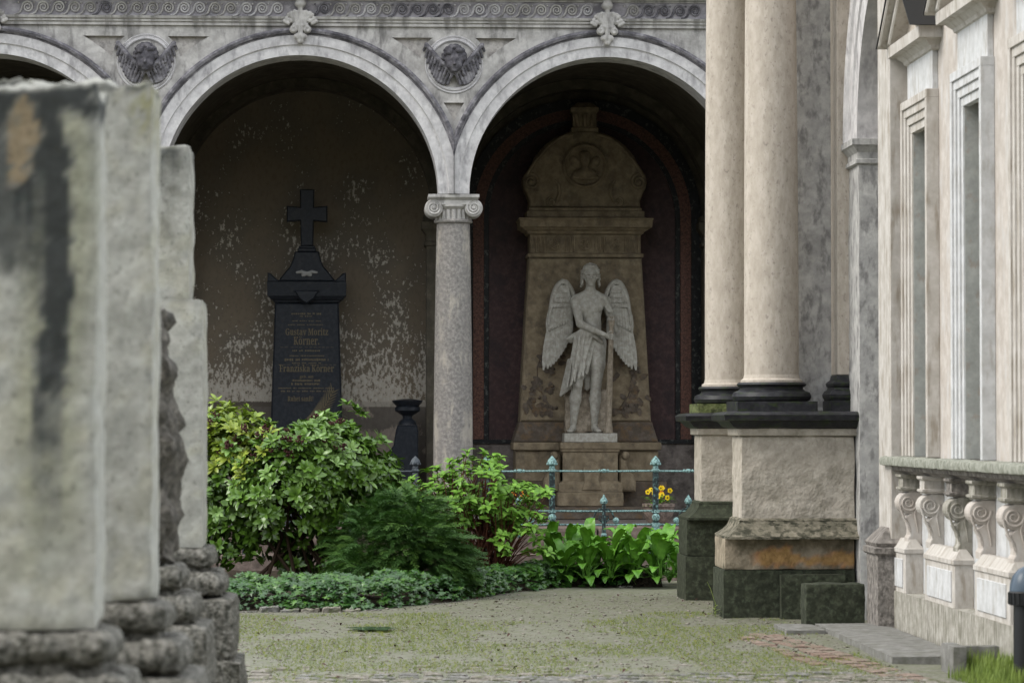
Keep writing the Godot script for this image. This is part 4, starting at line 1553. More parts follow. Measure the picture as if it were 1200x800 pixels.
func pillars() -> void:
	var specs := [
		[1, -1.42, -0.768, 9.07, 0.34, 2.60, "broken pale pillar with a long black streak, nearest of the row at the picture's edge"],
		[2, -1.30, -0.698, 10.5, 0.34, 2.77, "broken pale pillar with a mossy yellow top corner, second of the row"],
		[3, -1.40, -0.80, 13.2, 0.45, 2.12, "dark rough stump of a pillar with a flaked face, third of the row"],
		[4, -1.40, -0.772, 15.3, 0.45, 3.0, "tall pale pillar with a stepped top, last of the row before the bushes"]]
	for s in specs:
		var key: int = s[0]
		var x0: float = s[1]
		var x1: float = s[2]
		var z1: float = -s[3]
		var z0: float = z1 - s[4]
		var top: float = s[5]
		var T := thing("broken_pillar", s[6], "pillar", Vector3((x0 + x1) / 2, 0, (z0 + z1) / 2), "row of broken pillars")
		var b := B.new()
		pillar_top = top
		if key == 3:
			# flaked shaft: leans in and narrows upwards
			var s0 := b.v.size()
			b.worn(Vector3(x0, 1.0, z0), Vector3(x1, top, z1), 0.03, 0.06, lump, 0.10, 3.2)
			for i in range(s0, b.v.size()):
				var q := b.v[i]
				var f := (q.y - 1.0) / (top - 1.0)
				if q.x > -1.1:
					q.x -= 0.10 * maxf(0.0, f - 0.75) * 4.0 * 0.5 + 0.035 * (0.5 + lump.get_noise_2d(q.y * 4.0, 2.0)) - 0.03 * (1.0 - f)
				b.v[i] = q
			part("shaft", b, M.broken, T)
		elif key == 4:
			b.worn(Vector3(x0, 1.0, z0), Vector3(x1, 2.235, z1), 0.03, 0.014, lump, 0.012, 3.0, self, key)
			b.worn(Vector3(x0 - 0.01, 2.22, z0 + 0.02), Vector3(x1 - 0.068, top, z1 - 0.01), 0.026, 0.016, lump, 0.02, 3.0, self, key, 0.02)
			part("shaft", b, M.pillar, T)
		else:
			b.worn(Vector3(x0, 1.004, z0), Vector3(x1, top, z1), 0.018, 0.010, lump, 0.014, 3.0, self, key, 0.06)
			# uneven broken top
			for i in b.v.size():
				var q := b.v[i]
				if q.y > top - 0.2:
					q.y += (q.y - top + 0.2) * 5.0 * 0.045 * lump.get_noise_3d(q.x * 5.0, 4.0, q.z * 5.0) + 0.012 * lump.get_noise_3d(q.x * 21.0, 1.0, q.z * 21.0)
					b.v[i] = q
			part("shaft", b, M.pillar, T)
		b = B.new()
		eroded_base(b, x0, x1, z0, z1)
		part("base", b, M.footing, T)
		b = B.new()
		b.worn(Vector3(x0 - 0.16, 0.45, z0 - 0.16), Vector3(x1 + 0.165, 0.755, z1 + 0.16), 0.05, 0.025, lump, 0.02, 4.0, null, 0, 0.03)
		part("pedestal", b, M.footing, T)
		b = B.new()
		b.worn(Vector3(x0 - 0.2, -0.1, z0 - 0.2), Vector3(x1 + 0.20, 0.448, z1 + 0.2), 0.07, 0.03, lump, 0.03, 4.0, null, 0, 0.03)
		part("footing", b, M.footing, T)

# ---------------------------------------------------------------- memorial behind the angel
const MX := 2.675

func memorial() -> void:
	var T := thing("wall_memorial", "tall brown sandstone wall memorial with a rounded scrolled top behind the angel", "memorial", Vector3(MX, FLOOR, -36.3))
	var b := B.new()
	b.xf = Transform3D(Basis.IDENTITY, Vector3(MX, 0, 0))
	b.extrude(V2([-0.775, 1.66, 0.775, 1.66, 0.70, 3.0, 0.665, 3.594, -0.665, 3.594, -0.70, 3.0]), -36.63, -36.12, 0.02)
	part("back_slab", b, M.brown, T)
	b = B.new()
	b.xf = Transform3D(Basis.IDENTITY, Vector3(MX, 0, 0))
	b.extrude(V2([-0.86, 1.42, 0.86, 1.42, 0.80, 1.60, 0.785, 1.657, -0.785, 1.657, -0.80, 1.60]), -36.63, -36.09, 0.012)
	part("foot_slab", b, M.brown_grey, T)
	# frieze with three rosettes and flutes
	b = B.new()
	b.xf = Transform3D(Basis.IDENTITY, Vector3(MX, 0, 0))
	b.stack(Rect2(-0.655, -36.63, 1.31, 0.50), [Vector2(0.0, 3.598), Vector2(0.03, 3.60), Vector2(0.03, 3.64), Vector2(0.0, 3.65), Vector2(0.0, 3.866)])
	for i in 26:
		var x := -0.63 + 1.26 * i / 25.0
		if absf(x) < 0.10 or absf(absf(x) - 0.36) < 0.10:
			continue
		b.tube([Vector3(x, 3.66, -36.13), Vector3(x, 3.84, -36.13)], [0.017, 0.017], 6)
	var fr := part("frieze", b, M.brown, T)
	b = B.new()
	b.arc([Vector2(0.075, -0.02), Vector2(0.075, 0.02), Vector2(0.06, 0.03), Vector2(0.045, 0.02), Vector2(0.03, 0.025), Vector2(0.0, 0.03)], 0, TAU, 24)
	for i in 8:
		var an := TAU * i / 8.0
		b.ball(Vector3(cos(an) * 0.04, sin(an) * 0.04, 0.025), Vector3(0.017, 0.017, 0.014), 8, 5)
	b.ball(Vector3(0, 0, 0.03), Vector3(0.018, 0.018, 0.016), 8, 5)
	var ros := b.mesh()
	for x in [-0.36, 0.0, 0.36]:
		var o := put("rosette", ros, M.brown, fr)
		o.position = Vector3(MX + x, 3.755, -36.125) - fr.global_position
	b = B.new()
	b.xf = Transform3D(Basis.IDENTITY, Vector3(MX, 0, 0))
	b.stack(Rect2(-0.665, -36.63, 1.33, 0.52), [Vector2(0.0, 3.868), Vector2(0.02, 3.88), Vector2(0.03, 3.905), Vector2(0.07, 3.925), Vector2(0.08, 3.94), Vector2(0.115, 3.95), Vector2(0.12, 4.03), Vector2(0.13, 4.04), Vector2(0.13, 4.056), Vector2(0.06, 4.06), Vector2(0.03, 4.075), Vector2(0.03, 4.14), Vector2(0.0, 4.15), Vector2(0.0, 4.18), Vector2(-0.02, 4.19)])
	part("cornice", b, M.brown, T)
	# crown
	b = B.new()
	b.xf = Transform3D(Basis.IDENTITY, Vector3(MX, 0, 0))
	var half := [[0.66, 4.19], [0.655, 4.27], [0.685, 4.36], [0.72, 4.42], [0.735, 4.50], [0.72, 4.58], [0.64, 4.68], [0.59, 4.80], [0.48, 4.93], [0.36, 5.02], [0.22, 5.08], [0.09, 5.105]]
	var pl := PackedVector2Array()
	for q in half:
		pl.push_back(Vector2(q[0], q[1]))
	for i in range(half.size() - 1, -1, -1):
		pl.push_back(Vector2(-half[i][0], half[i][1]))
	b.extrude(pl, -36.6, -36.2, 0.02)
	var crown := part("crown", b, M.brown, T)
	b = B.new()
	b.xf = Transform3D(Basis.IDENTITY, Vector3(MX, 0, -36.2))
	for s in [-1.0, 1.0]:
		spiral(b, Vector3(s * 0.64, 4.50, 0.01), 0.095, 0.015, 2.0, PI / 2 if s > 0 else PI / 2, 0.02, 40, s)
		b.ball(Vector3(s * 0.64, 4.50, 0.01), Vector3(0.03, 0.03, 0.03), 8, 5)
		spiral(b, Vector3(s * 0.40, 4.255, 0.01), 0.06, 0.012, 1.8, PI / 2, 0.016, 34, -s)
		b.tube([Vector3(s * 0.34, 4.26, 0.01), Vector3(s * 0.30, 4.36, 0.015), Vector3(s * 0.31, 4.46, 0.01), Vector3(s * 0.36, 4.52, 0.01)], [0.02, 0.022, 0.02, 0.012], 6)
		b.box(Vector3(minf(s * 0.34, s * 0.66), 4.375, 0.0), Vector3(maxf(s * 0.34, s * 0.66), 4.395, 0.025))
		var rim := []
		for i in 12:
			rim.append(Vector3(s * lerpf(0.70, 0.14, i / 11.0), 0, 0.0))
			rim[-1].y = 4.56 + 0.50 * pow(sin(PI * 0.5 * i / 11.0), 0.9)
		b.tube(rim, [0.022], 6)
	part("scrollwork", b, M.brown, crown)
	b = B.new()
	b.xf = Transform3D(Basis.IDENTITY, Vector3(MX, 4.69, -36.2))
	b.arc([Vector2(0.265, -0.01), Vector2(0.265, 0.03), Vector2(0.245, 0.045), Vector2(0.225, 0.02), Vector2(0.225, -0.01)], 0, TAU, 40)
	var pr := [["e", Vector3(0, 0.07, 0.03), Vector3(0.062, 0.08, 0.05), Basis.IDENTITY, 0.01], ["e", Vector3(0, 0.13, 0.02), Vector3(0.07, 0.045, 0.045), Basis.IDENTITY, 0.01], ["c", Vector3(0, 0.0, 0.02), Vector3(0, -0.05, 0.02), 0.035, 0.045, 0.02],
		["e", Vector3(0, -0.10, 0.01), Vector3(0.15, 0.07, 0.05), Basis.IDENTITY, 0.02], ["e", Vector3(0.12, 0.04, 0.0), Vector3(0.055, 0.085, 0.03), Basis(Vector3.BACK, -0.6), 0.01], ["e", Vector3(-0.12, 0.04, 0.0), Vector3(0.055, 0.085, 0.03), Basis(Vector3.BACK, 0.6), 0.01],
		["c", Vector3(-0.14, -0.14, 0.03), Vector3(0.14, -0.14, 0.03), 0.025, 0.025, 0.01]]
	body(b, pr, 0.012)
	part("bust_roundel", b, M.brown, crown)
	b = B.new()
	b.xf = Transform3D(Basis.IDENTITY, Vector3(MX, 0, -36.35))
	b.stack(Rect2(-0.14, -0.12, 0.28, 0.24), [Vector2(0.02, 5.08), Vector2(0.02, 5.14), Vector2(0.0, 5.15), Vector2(0.0, 5.32), Vector2(0.025, 5.34), Vector2(0.025, 5.38), Vector2(-0.06, 5.45)])
	for s in [-0.08, 0.0, 0.08]:
		b.tube([Vector3(s, 5.16, 0.12), Vector3(s * 1.3, 5.30, 0.13)], [0.025, 0.03], 6)
	part("finial_block", b, M.brown, T)
	# low-relief branches either side of the statue
	b = B.new()
	var lr := RandomNumberGenerator.new()
	lr.seed = 41
	for s in [-1.0, 1.0]:
		var pts := []
		for i in 9:
			var f := i / 8.0
			pts.append(Vector3(MX + s * (0.40 + 0.18 * sin(f * 5.0)), 1.80 + 1.35 * f, -36.118))
		b.tube(pts, [0.016, 0.008], 5)
		for i in 60:
			var f := lr.randf()
			var q := Vector3(MX + s * (0.42 + 0.17 * sin(f * 5.0) + lr.randf_range(-0.15, 0.15)), 1.78 + 1.35 * f * f, -36.115)
			var an := lr.randf_range(0, TAU)
			b.leaf(q, Vector3(cos(an), sin(an), 0.25).normalized(), Vector3(0, 0, 1), lr.randf_range(0.07, 0.12), lr.randf_range(0.05, 0.075), 0.35, 0.3, 3)
			if i % 4 == 0:
				b.ball(q + Vector3(0.04, 0.03, 0.0), Vector3(0.022, 0.022, 0.02), 7, 5)
	part("relief_branches", b, M.brown_grey, T)
	# substructure
	b = B.new()
	b.box(Vector3(MX - 0.865, 1.325, -36.62), Vector3(MX + 0.885, 1.418, -35.98), 0.01)
	part("shelf", b, M.brown, T)
	b = B.new()
	b.box(Vector3(MX - 0.83, 0.96, -36.62), Vector3(MX + 0.85, 1.322, -36.03), 0.006)
	part("side_block", b, M.brown, T)
	b = B.new()
	b.box(Vector3(MX - 0.93, FLOOR, -36.62), Vector3(MX + 0.95, 0.957, -35.98), 0.008)
	part("side_base", b, M.brown_grey, T)
	b = B.new()
	b.stack(Rect2(MX - 0.30, -36.0, 0.64, 0.36), [Vector2(0.05, 0.845), Vector2(0.05, 0.94), Vector2(0.03, 0.955), Vector2(0.0, 0.97), Vector2(0.0, 1.30), Vector2(0.015, 1.315), Vector2(0.02, 1.34), Vector2(0.03, 1.35), Vector2(0.03, 1.42)])
	var blk := part("statue_block", b, M.brown, T)
	b = B.new()
	pl = PackedVector2Array()
	for i in 13:
		pl.push_back(Vector2(0.105 * cos(PI * i / 12), 1.10 + 0.10 * sin(PI * i / 12)))
	pl.append_array(V2([-0.085, 0.98, -0.12, 0.86, 0.12, 0.86, 0.085, 0.98]))
	b.xf = Transform3D(Basis.IDENTITY, Vector3(MX + 0.03, 0, 0))
	b.extrude(pl, -35.66, -35.575, 0.012)
	part("tablet", b, M.brown, blk)
	b = B.new()
	b.box(Vector3(MX - 0.37, 0.675, -36.0), Vector3(MX + 0.40, 0.842, -35.56), 0.012)
	part("lower_block", b, M.brown, T)
	b = B.new()
	b.box(Vector3(MX - 0.66, FLOOR, -36.0), Vector3(MX + 0.72, 0.672, -35.40), 0.012)
	part("lowest_step", b, M.brown_grey, T)
	for s in [-1.0, 1.0]:
		b = B.new()
		b.xf = Transform3D(Basis.IDENTITY, Vector3(MX + 0.02, 0, 0))
		pl = V2([0.345 * s, 1.26, 0.39 * s, 1.31, 0.44 * s, 1.30, 0.45 * s, 1.25, 0.43 * s, 1.17, 0.45 * s, 1.10, 0.51 * s, 1.04, 0.54 * s, 0.97, 0.54 * s, 0.845, 0.345 * s, 0.845])
		b.extrude(pl, -36.0, -35.72, 0.02)
		b.ball(Vector3(0.415 * s, 1.265, -35.72), Vector3(0.05, 0.05, 0.04), 12, 8)
		part("scroll_bracket", b, M.brown, T)

# ---------------------------------------------------------------- black tombstone and the low wing wall
func tombstone() -> void:
	var X := -0.61
	var k := 0.01005
	var T := thing("tombstone", "black polished tombstone with a cross on top and gilt inscription in the flaking bay", "tombstone", Vector3(X, FLOOR, -36.3))
	var b := B.new()
	b.xf = Transform3D(Basis.IDENTITY, Vector3(X, 0, 0))
	b.extrude(V2([-0.43, 1.35, 0.43, 1.35, 0.375, 3.06, -0.375, 3.06]), -36.5, -36.18, 0.02)
	var slab := part("slab", b, M.black, T)
	b = B.new()
	b.box(Vector3(X - 0.55, FLOOR, -36.55), Vector3(X + 0.55, 0.95, -36.0), 0.02)
	b.box(Vector3(X - 0.49, 0.952, -36.53), Vector3(X + 0.49, 1.348, -36.08), 0.02)
	part("base", b, M.black, T)
	b = B.new()
	b.xf = Transform3D(Basis.IDENTITY, Vector3(X, 0, 0))
	b.stack(Rect2(-0.375, -36.5, 0.75, 0.32), [Vector2(0.0, 3.06), Vector2(0.01, 3.065), Vector2(0.02, 3.09), Vector2(0.05, 3.10), Vector2(0.07, 3.13), Vector2(0.085, 3.135), Vector2(0.09, 3.30), Vector2(0.07, 3.31)])
	b.extrude(V2([-0.15, 3.20, 0.15, 3.20, 0.08, 3.10, 0.0, 3.045, -0.08, 3.10]), -36.2, -36.06, 0.012)
	for s in [-1.0, 1.0]:
		b.extrude(V2([0.46 * s, 3.30, 0.30 * s, 3.30, 0.36 * s, 3.34, 0.42 * s, 3.40, 0.46 * s, 3.41]), -36.5, -36.1, 0.012)
	part("head_block", b, M.black, T)
	b = B.new()
	b.xf = Transform3D(Basis.IDENTITY, Vector3(X, 0, 0))
	b.extrude(V2([-0.34, 3.31, 0.34, 3.31, 0.27, 3.40, 0.20, 3.48, 0.165, 3.56, 0.14, 3.66, -0.14, 3.66, -0.165, 3.56, -0.20, 3.48, -0.27, 3.40]), -36.48, -36.14, 0.015)
	b.box(Vector3(-0.11, 3.66, -36.46), Vector3(0.11, 3.70, -36.16), 0.008)
	b.box(Vector3(-0.095, 3.70, -36.44), Vector3(0.095, 3.73, -36.18), 0.006)
	part("gable", b, M.black, T)
	b = B.new()
	b.xf = Transform3D(Basis.IDENTITY, Vector3(X, 0, 0))
	b.extrude(V2([-0.072, 3.73, 0.072, 3.73, 0.08, 4.03, 0.24, 4.015, 0.24, 4.205, 0.08, 4.19, 0.085, 4.40, -0.085, 4.40, -0.08, 4.19, -0.24, 4.205, -0.24, 4.015, -0.08, 4.03]), -36.38, -36.24, 0.012)
	part("cross", b, M.black, T)
	b = B.new()
	var pr := []
	for s in [-1.0, 1.0]:
		pr.append(["c", Vector3(0, 0, 0), Vector3(0.06 * s, 0.02, 0), 0.022, 0.02, 0.01])
		pr.append(["c", Vector3(0.06 * s, 0.02, 0), Vector3(0.115 * s, 0.012, 0), 0.02, 0.016, 0.008])
		pr.append(["e", Vector3(0.035 * s, -0.018, 0), Vector3(0.03, 0.02, 0.015), Basis.IDENTITY, 0.008])
	b.xf = Transform3D(Basis.IDENTITY, Vector3(X, 3.40, -36.13))
	body(b, pr, 0.008)
	part("wreath", b, M.white_relief, T)
	# inscription
	var font := SystemFont.new()
	font.font_names = PackedStringArray(["Droid Serif"])
	font.font_weight = 700
	var lines := [["Gustav Moritz", 0.50, 2.715, 0.085], ["Körner.", 0.30, 2.61, 0.10], ["Franziska Körner", 0.64, 2.285, 0.085], ["geb. am", 0.16, 2.19, 0.045], ["Ruhet sanft!", 0.30, 1.93, 0.06]]
	for l in lines:
		var tm := TextMesh.new()
		tm.text = l[0]
		tm.font = font
		tm.font_size = 48
		tm.pixel_size = 0.002
		tm.depth = 0.004
		var o := put("inscription", tm, M.gold, slab)
		var w := tm.get_aabb().size.x
		var sc: float = l[1] / maxf(w, 0.01)
		var hsc: float = l[3] / maxf(tm.get_aabb().size.y, 0.01)
		o.scale = Vector3(sc, hsc, 1.0)
		o.position = Vector3(X + (-0.07 if l[0].begins_with("Ruhet") else 0.0), l[2], -36.176) - slab.global_position
	# worn lines of small letters: only strokes are left
	var sr := RandomNumberGenerator.new()
	sr.seed = 12
	b = B.new()
	for l in [[2.93, 0.36, 0.018], [2.90, 0.16, 0.012], [2.845, 0.34, 0.010], [2.80, 0.44, 0.010], [2.535, 0.62, 0.004], [2.495, 0.34, 0.016], [2.435, 0.40, 0.012], [2.39, 0.52, 0.024], [2.35, 0.34, 0.012], [2.33, 0.66, 0.004], [2.145, 0.34, 0.022], [2.105, 0.36, 0.022], [2.055, 0.66, 0.012], [2.02, 0.60, 0.014]]:
		var x: float = X - l[1] / 2
		while x < X + l[1] / 2 - 0.01:
			var w := sr.randf_range(0.008, 0.026)
			if l[2] < 0.005:
				w = 0.05
			b.box(Vector3(x, l[0] - l[2] * sr.randf_range(0.4, 0.7), -36.18), Vector3(x + w * 0.7, l[0] + l[2] * sr.randf_range(0.3, 0.6), -36.1765))
			x += w if sr.randf() > 0.16 else w + 0.02
	part("worn_lettering", b, M.gold, slab)
	# gilt palm branch
	b = B.new()
	var st := []
	for i in 11:
		var f := i / 10.0
		st.append(Vector3(X - 0.30 + 0.62 * f, 1.50 + 0.12 * f + 0.42 * f * f * f, -36.172))
	b.tube(st, [0.009, 0.009, 0.008, 0.007, 0.005], 5)
	for i in range(3, 31):
		var f := i / 31.0
		var q := Vector3(X - 0.30 + 0.62 * f, 1.50 + 0.12 * f + 0.42 * f * f * f, -36.17)
		var tan := Vector3(0.62, 0.12 + 1.26 * f * f, 0).normalized()
		for s in [-1.0, 1.0]:
			var dir := tan.rotated(Vector3.BACK, s * 0.6)
			b.leaf(q, dir, Vector3(0, 0, 1), (0.17 if s > 0 else 0.13) * (0.7 + 0.5 * sin(f * PI)), 0.014, 0.05, 0.2, 3)
	part("palm_branch", b, M.gold, slab)
	# wing wall with urn, at the foot of the rear pier
	var W := thing("wing_wall", "low black curved wing wall with a flat urn beside the grey column", "monument", Vector3(0.45, FLOOR, -36.2))
	b = B.new()
	b.extrude(V2([-0.16, FLOOR, 0.70, FLOOR, 0.70, 1.56, 0.685, 1.62, 0.46, 1.62, 0.44, 1.56, 0.41, 1.38, 0.33, 1.27, 0.24, 1.24, -0.16, 1.24]), -36.3, -36.02, 0.015)
	part("wall", b, M.black, W)
	b = B.new()
	b.lathe([Vector2(0.11, 1.622), Vector2(0.10, 1.66), Vector2(0.055, 1.70), Vector2(0.06, 1.73), Vector2(0.12, 1.77), Vector2(0.15, 1.79), Vector2(0.15, 1.83), Vector2(0.13, 1.84), Vector2(0.175, 1.89), Vector2(0.18, 1.91), Vector2(0.05, 1.93)], 28, Vector3(0.575, 0, -36.16))
	part("urn", b, M.black, W)

# ---------------------------------------------------------------- marble angel with a lowered torch
func angel() -> void:
	var O := Vector3(MX + 0.025, 1.528, -35.84)
	var T := thing("angel_statue", "white marble winged youth leaning on a lowered torch before the brown memorial", "statue", Vector3(O.x, 1.42, O.z))
	var b := B.new()
	b.worn(O + Vector3(-0.31, -0.106, -0.21), O + Vector3(0.31, 0.0, 0.21), 0.05, 0.008, lump, 0.004, 5.0)
	part("plinth", b, M.marble, T)
	# body and drapery: one surface
	b = B.new()
	b.xf = Transform3D(Basis.IDENTITY, O)
	var I := Basis.IDENTITY
	var pr := [
		# torso
		["e", Vector3(0.015, 1.45, 0.0), Vector3(0.135, 0.155, 0.10), I, 0.03],
		["e", Vector3(-0.055, 1.47, 0.06), Vector3(0.075, 0.06, 0.045), I, 0.025],
		["e", Vector3(0.085, 1.465, 0.06), Vector3(0.075, 0.06, 0.045), I, 0.025],
		["c", Vector3(-0.12, 1.555, 0.0), Vector3(0.15, 1.55, 0.0), 0.062, 0.062, 0.04],
		["e", Vector3(0.035, 1.27, 0.01), Vector3(0.105, 0.15, 0.082), I, 0.05],
		["e", Vector3(0.03, 1.11, 0.0), Vector3(0.135, 0.12, 0.10), I, 0.05],
		["c", Vector3(0.01, 1.58, 0.0), Vector3(0.012, 1.73, 0.015), 0.062, 0.056, 0.03],
		["c", Vector3(0.0, 1.66, -0.01), Vector3(-0.13, 1.575, 0.0), 0.036, 0.05, 0.03],
		["c", Vector3(0.02, 1.66, -0.01), Vector3(0.16, 1.57, 0.0), 0.036, 0.05, 0.03],
		["C", Vector3(0.02, 1.52, 0.125), Vector3(0.03, 1.20, 0.12), 0.018, 0.014, 0.03],
		# right arm (picture left) across the body to the torch
		["e", Vector3(-0.155, 1.54, 0.0), Vector3(0.065, 0.07, 0.065), I, 0.03],
		["c", Vector3(-0.168, 1.53, 0.02), Vector3(-0.118, 1.27, 0.115), 0.056, 0.045, 0.012],
		["c", Vector3(-0.118, 1.27, 0.115), Vector3(0.03, 1.20, 0.19), 0.046, 0.041, 0.010],
		["c", Vector3(0.03, 1.20, 0.19), Vector3(0.165, 1.14, 0.215), 0.041, 0.028, 0.010],
		["e", Vector3(0.20, 1.125, 0.205), Vector3(0.044, 0.032, 0.022), Basis(Vector3.BACK, -0.3), 0.012],
		# left arm behind the torch head
		["e", Vector3(0.19, 1.535, 0.0), Vector3(0.062, 0.068, 0.062), I, 0.03],
		["c", Vector3(0.195, 1.52, 0.0), Vector3(0.275, 1.31, -0.01), 0.054, 0.042, 0.025],
		["c", Vector3(0.275, 1.31, -0.01), Vector3(0.245, 1.325, 0.14), 0.042, 0.028, 0.02],
		["e", Vector3(0.24, 1.335, 0.18), Vector3(0.038, 0.022, 0.042), I, 0.012],
		# standing leg (picture right)
		["c", Vector3(0.095, 1.05, 0.0), Vector3(0.088, 0.80, 0.045), 0.106, 0.092, 0.03],
		["c", Vector3(0.085, 0.80, 0.045), Vector3(0.075, 0.59, 0.05), 0.092, 0.066, 0.03],
		["e", Vector3(0.073, 0.575, 0.06), Vector3(0.055, 0.062, 0.055), I, 0.02],
		["c", Vector3(0.072, 0.55, 0.045), Vector3(0.066, 0.40, 0.01), 0.060, 0.068, 0.025],
		["c", Vector3(0.066, 0.40, 0.01), Vector3(0.058, 0.12, 0.0), 0.068, 0.038, 0.025],
		["e", Vector3(0.058, 0.055, -0.015), Vector3(0.035, 0.055, 0.04), I, 0.02],
		["c", Vector3(0.06, 0.07, 0.0), Vector3(0.085, 0.03, 0.12), 0.034, 0.03, 0.02],
		["e", Vector3(0.092, 0.024, 0.15), Vector3(0.04, 0.022, 0.04), I, 0.012],
		# bent leg (picture left)
		["c", Vector3(-0.07, 1.05, 0.02), Vector3(-0.12, 0.80, 0.085), 0.098, 0.085, 0.03],
		["c", Vector3(-0.12, 0.80, 0.085), Vector3(-0.15, 0.59, 0.11), 0.085, 0.062, 0.03],
		["e", Vector3(-0.15, 0.575, 0.12), Vector3(0.056, 0.062, 0.055), I, 0.02],
		["c", Vector3(-0.152, 0.55, 0.10), Vector3(-0.168, 0.40, 0.05), 0.060, 0.066, 0.025],
		["c", Vector3(-0.168, 0.40, 0.05), Vector3(-0.188, 0.12, -0.01), 0.066, 0.038, 0.025],
		["e", Vector3(-0.19, 0.055, -0.03), Vector3(0.034, 0.05, 0.038), I, 0.02],
		["c", Vector3(-0.19, 0.07, -0.01), Vector3(-0.225, 0.03, 0.10), 0.033, 0.029, 0.02],
		["e", Vector3(-0.235, 0.024, 0.125), Vector3(0.038, 0.022, 0.04), Basis(Vector3.UP, -0.3), 0.012],
		# cloth: roll round the hips
		["c", Vector3(-0.24, 1.10, 0.0), Vector3(-0.10, 1.17, 0.10), 0.035, 0.04, 0.02],
		["c", Vector3(-0.10, 1.17, 0.10), Vector3(0.02, 1.16, 0.14), 0.04, 0.035, 0.02],
		["c", Vector3(0.02, 1.16, 0.14), Vector3(0.14, 1.06, 0.10), 0.035, 0.025, 0.015],
		["c", Vector3(-0.22, 1.07, 0.0), Vector3(-0.06, 1.13, 0.125), 0.022, 0.026, 0.008],
		# over the left shoulder (picture right)
		["c", Vector3(0.09, 1.63, 0.0), Vector3(0.17, 1.575, 0.07), 0.03, 0.03, 0.015],
		["c", Vector3(0.17, 1.575, 0.07), Vector3(0.25, 1.42, 0.05), 0.03, 0.028, 0.015],
		["c", Vector3(0.12, 1.60, 0.055), Vector3(0.215, 1.42, 0.07), 0.016, 0.014, 0.006],
		["c", Vector3(0.25, 1.42, 0.05), Vector3(0.31, 1.20, -0.04), 0.028, 0.03, 0.015],
	]
	# falling folds over the bent leg
	var fr := RandomNumberGenerator.new()
	fr.seed = 8
	pr.append(["c", Vector3(-0.055, 1.09, 0.03), Vector3(-0.11, 0.84, 0.085), 0.118, 0.108, 0.02])
	pr.append(["c", Vector3(-0.11, 0.84, 0.085), Vector3(-0.14, 0.68, 0.105), 0.108, 0.082, 0.01])
	for i in 11:
		var f := i / 10.0
		var last := Vector3.ZERO
		var hem := lerpf(0.52, 0.72, f) + fr.randf_range(-0.025, 0.02)
		for q in 6:
			var t := q / 5.0
			var y := lerpf(1.14, hem, t)
			var u := (1.12 - y) / 0.46
			var phi := lerpf(-1.5, 1.35, f) + 0.35 * t * (0.6 - f) + 0.09 * sin(t * 4.0 + i * 2.1)
			var rad := lerpf(0.122, 0.108, clampf(u, 0.0, 1.0)) + 0.006 * (i % 2) + 0.02 * maxf(0.0, t - 0.75)
			var at := Vector3(lerpf(-0.055, -0.145, u) + rad * sin(phi), y, lerpf(0.03, 0.105, u) + rad * cos(phi))
			if q > 0:
				pr.append(["c", last, at, 0.0145 if i % 2 else 0.011, 0.016 if i % 2 else 0.012, 0.004])
			last = at
	for i in 7:   # hanging end between the legs and the gathered cloth at the hip
		var f := i / 6.0
		pr.append(["c", Vector3(lerpf(-0.06, 0.02, f), 0.78, 0.03), Vector3(lerpf(-0.045, 0.0, f), 0.50 + 0.05 * absf(f - 0.4), 0.0), 0.018, 0.014, 0.006])
		pr.append(["c", Vector3(-0.22 - 0.02 * f, 0.85, 0.04 - 0.04 * f), Vector3(-0.235 - 0.10 * f, 0.52 - 0.08 * f, 0.05 - 0.06 * f), 0.02, 0.018, 0.007])
		pr.append(["e", Vector3(-0.22 - 0.045 * cos(f * 6.0), 0.585 + 0.05 * sin(f * 6.0), 0.09), Vector3(0.035, 0.022, 0.02), Basis(Vector3.BACK, f * 5.0), 0.006])
	body(b, pr, 0.008)
	# hands: fingers close on the torch
	var fg := []
	for i in 4:
		var y := 1.148 - 0.017 * i
		var l := 1.0 - 0.08 * absf(i - 1.3)
		fg.append(["c", Vector3(0.215, y, 0.225), Vector3(0.215 + 0.032 * l, y - 0.004, 0.242), 0.0095, 0.009, 0.003])
		fg.append(["c", Vector3(0.215 + 0.032 * l, y - 0.004, 0.242), Vector3(0.262, y - 0.006, 0.225), 0.009, 0.0085, 0.003])
		fg.append(["c", Vector3(0.262, y - 0.006, 0.225), Vector3(0.262, y - 0.006, 0.19), 0.0085, 0.007, 0.003])
	fg.append(["c", Vector3(0.19, 1.148, 0.20), Vector3(0.212, 1.175, 0.225), 0.012, 0.0105, 0.005])
	fg.append(["c", Vector3(0.212, 1.175, 0.225), Vector3(0.24, 1.178, 0.238), 0.0105, 0.008, 0.003])
	for i in 4:
		var x := 0.213 + 0.019 * i
		fg.append(["c", Vector3(x, 1.342, 0.20), Vector3(x - 0.002, 1.345, 0.235), 0.0095, 0.009, 0.003])
		fg.append(["c", Vector3(x - 0.002, 1.345, 0.235), Vector3(x - 0.004, 1.315, 0.252), 0.009, 0.0078, 0.003])
	fg.append(["c", Vector3(0.205, 1.335, 0.17), Vector3(0.196, 1.31, 0.205), 0.011, 0.009, 0.003])
	body(b, fg, 0.0045)
